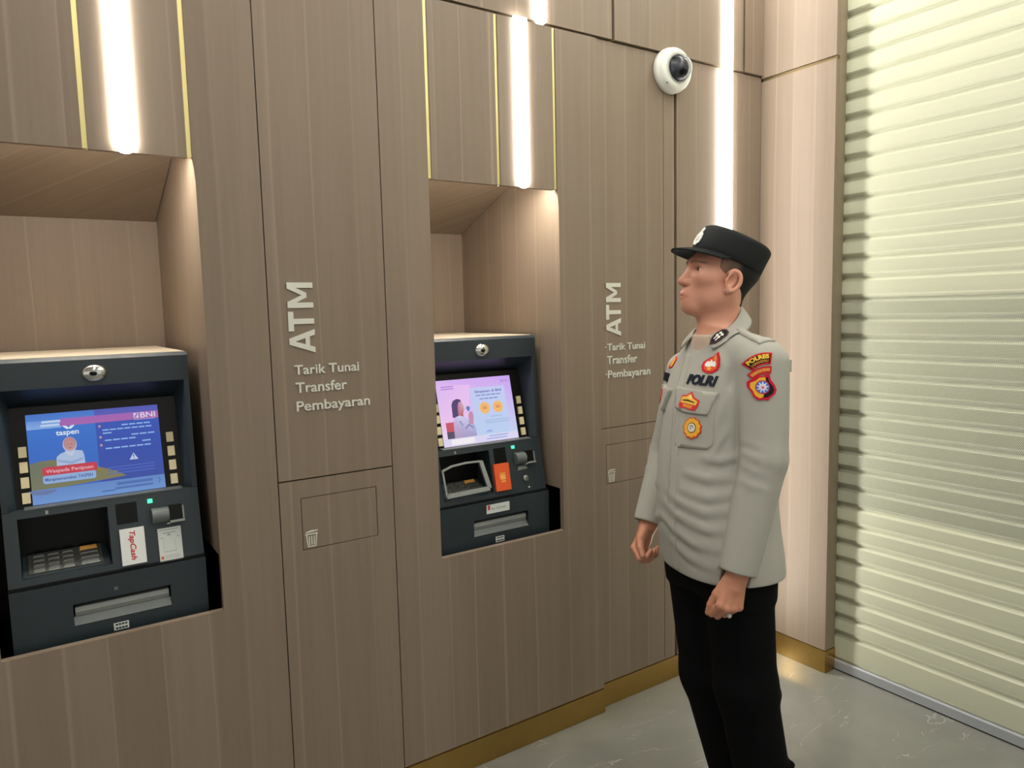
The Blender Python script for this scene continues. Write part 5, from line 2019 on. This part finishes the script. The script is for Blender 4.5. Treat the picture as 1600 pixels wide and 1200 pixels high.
ROLL = 0.36
p = Patch(shirt_bvh, (1.5800, 1.2200, 1.3560), SN_, ROLL)
p.poly(arc_band(0.060, 0.55, -0.015, 0.015), RED, 0.0025, 0.0025)
p.poly(arc_band(0.060, 0.49, -0.011, 0.011), (48, 30, 20), 0.0029)
p.text('POLRES', -0.0265, 0.0265, -0.0005, 0.0105, (240, 200, 74), 0.0034, 0, 0.05, warp=arc_warp(0.060))
p.text('LAMANDAU', -0.0245, 0.0245, -0.0095, -0.0030, (214, 160, 66), 0.0034, 0, 0.03, warp=arc_warp(0.060))
p.build('sleeve_title', M['patch'], shirt)
p = Patch(shirt_bvh, (1.5790, 1.2140, 1.3270), SN_, ROLL)
p.poly(arc_band(0.062, 0.46, -0.010, 0.009), RED, 0.0025, 0.0025)
p.poly(arc_band(0.062, 0.40, -0.005, 0.005), (206, 92, 44), 0.0029)
p.text('KALIMANTAN TENGAH', -0.0235, 0.0235, -0.0035, 0.0040, (240, 186, 90), 0.0034, 0, 0.03, warp=arc_warp(0.062))
p.build('sleeve_title', M['patch'], shirt)
p = Patch(shirt_bvh, (1.5790, 1.2060, 1.2850), SN_, ROLL)
_poly, _disc = p.poly, p.disc
p.poly = lambda pts, *a: _poly([(x * 0.86, y * 0.90) for x, y in pts], *a)
shd = [(-0.033, 0.030), (-0.022, 0.033), (-0.012, 0.030), (0.0, 0.036), (0.012, 0.030), (0.022, 0.033), (0.033, 0.029), (0.030, 0.014), (0.035, -0.004), (0.035, -0.020), (0.026, -0.030), (0.010, -0.034), (0.0, -0.040), (-0.010, -0.034), (-0.026, -0.030), (-0.034, -0.016), (-0.034, 0.0), (-0.038, 0.016)]
p.poly(shd, (200, 32, 56), 0.0030, 0.0028)
p.poly([(-0.026, 0.024), (-0.010, 0.024), (0.002, 0.029), (0.018, 0.025), (0.014, 0.010), (-0.010, -0.026), (-0.020, -0.026), (-0.028, -0.014), (-0.028, 0.0), (-0.031, 0.012)], (240, 182, 54), 0.0035)
p.poly([(0.018, 0.024), (0.026, 0.022), (0.023, 0.010), (0.028, -0.006), (0.028, -0.018), (0.018, -0.027), (0.0, -0.031), (-0.010, -0.027), (0.010, -0.006)], BLK, 0.0035)
p.disc(0, 0.001, 0.0200, (196, 44, 92), 0.0039)
p.disc(0, 0.001, 0.0172, (70, 124, 214), 0.0043)
p.poly([((0.0185 if k % 2 else 0.0085) * math.cos(math.pi * k / 9 + 0.1), 0.001 + (0.0185 if k % 2 else 0.0085) * math.sin(math.pi * k / 9 + 0.1)) for k in range(18)], (222, 230, 246), 0.0047, 0, 0.01)
p.disc(0, 0.001, 0.0072, (238, 214, 222), 0.0051, 14)
p.disc(0, 0.0, 0.0035, (206, 96, 110), 0.0054, 10)
p.build('shield_patch', M['patch'], shirt)

# collar patch: dark almond with a white device
p = Patch(collar_bvh, (1.5989, 1.3648, 1.4131), (-0.78, -0.30, 0.55))
t_ = Vector((0.55, -0.58, 0.59))
p.r = (t_ - p.n * t_.dot(p.n)).normalized()
p.u = p.n.cross(p.r)
if p.u.z < 0:
    p.u = -p.u
p.flatten(0.03)
alm = [(-0.034, -0.004), (-0.020, 0.010), (0.0, 0.0165), (0.018, 0.0155), (0.028, 0.006), (0.028, -0.006), (0.018, -0.0145), (0.0, -0.0155), (-0.020, -0.0135)]
p.poly(alm, (92, 66, 62), 0.0036, 0.0034, 0.006)
p.poly([(x * 0.86, y * 0.84) for x, y in alm], (32, 34, 40), 0.0041, 0, 0.006)
for dx, dy in ((0.009, 0.0045), (0.009, -0.0045), (-0.002, 0.0045), (-0.002, -0.0045)):
    p.poly([(dx - 0.0055, dy), (dx, dy + 0.0055), (dx + 0.0055, dy), (dx, dy - 0.0055)], WHT, 0.0046, 0, 0.01)
for dy in (-0.006, 0.002):
    p.poly([(-0.017, dy), (-0.004, dy + 0.003), (-0.004, dy - 0.001), (-0.015, dy - 0.003)], WHT, 0.0046, 0, 0.01)
p.build('collar_patch', M['patch'], collar)

# cap badge
p = Patch(cap_bvh, (1.5960, 1.4480, 1.6930), (-0.93, 0.28, 0.22))
bd = [(0.006, 0.030), (0.010, 0.024), (0.008, 0.016), (0.016, 0.010), (0.018, -0.004), (0.014, -0.016), (0.005, -0.020), (0.0, -0.024), (-0.005, -0.019), (-0.014, -0.020), (-0.018, -0.006), (-0.014, 0.006), (-0.004, 0.014), (-0.002, 0.024), (0.002, 0.029)]
p.poly(bd, (238, 238, 232), 0.0035, 0.003, 0.006)
for q in ([(0.0, 0.004), (0.008, 0.006), (0.010, -0.004), (0.004, -0.010), (-0.004, -0.008), (-0.006, 0.0)], [(0.001, 0.020), (0.006, 0.021), (0.006, 0.017), (0.002, 0.016)]):
    p.poly(q, (222, 220, 212), 0.0055, 0.002, 0.006)
p.build('cap_badge', M['patch'], cap)

# ring with a pale stone on the ring finger
a, b = lf[2][0], lf[2][1]
rc = a + (b - a) * 0.45
ax_ = unit(b - a)
vs, fs = lathe([(0.0108, -0.0025), (0.0122, -0.0025), (0.0122, 0.0025), (0.0108, 0.0025), (0.0108, -0.0025)], rc, ax_, 24)
ring = add_mesh('ring', vs, fs, M['steel'], officer, smooth=False)
ring['label'] = 'ring with a pale stone'
nb_ = unit(np.array(TL) + np.array(TF) * 0.25)
nb_ = unit(nb_ - ax_ * float(np.dot(nb_, ax_)))
bm = bmesh.new()
bmesh.ops.create_uvsphere(bm, u_segments=16, v_segments=8, radius=0.0065)
bmesh.ops.translate(bm, verts=bm.verts, vec=Vector(rc + nb_ * 0.0125))
add_bm('ring_stone', bm, M['ring'], ring, smooth=True)
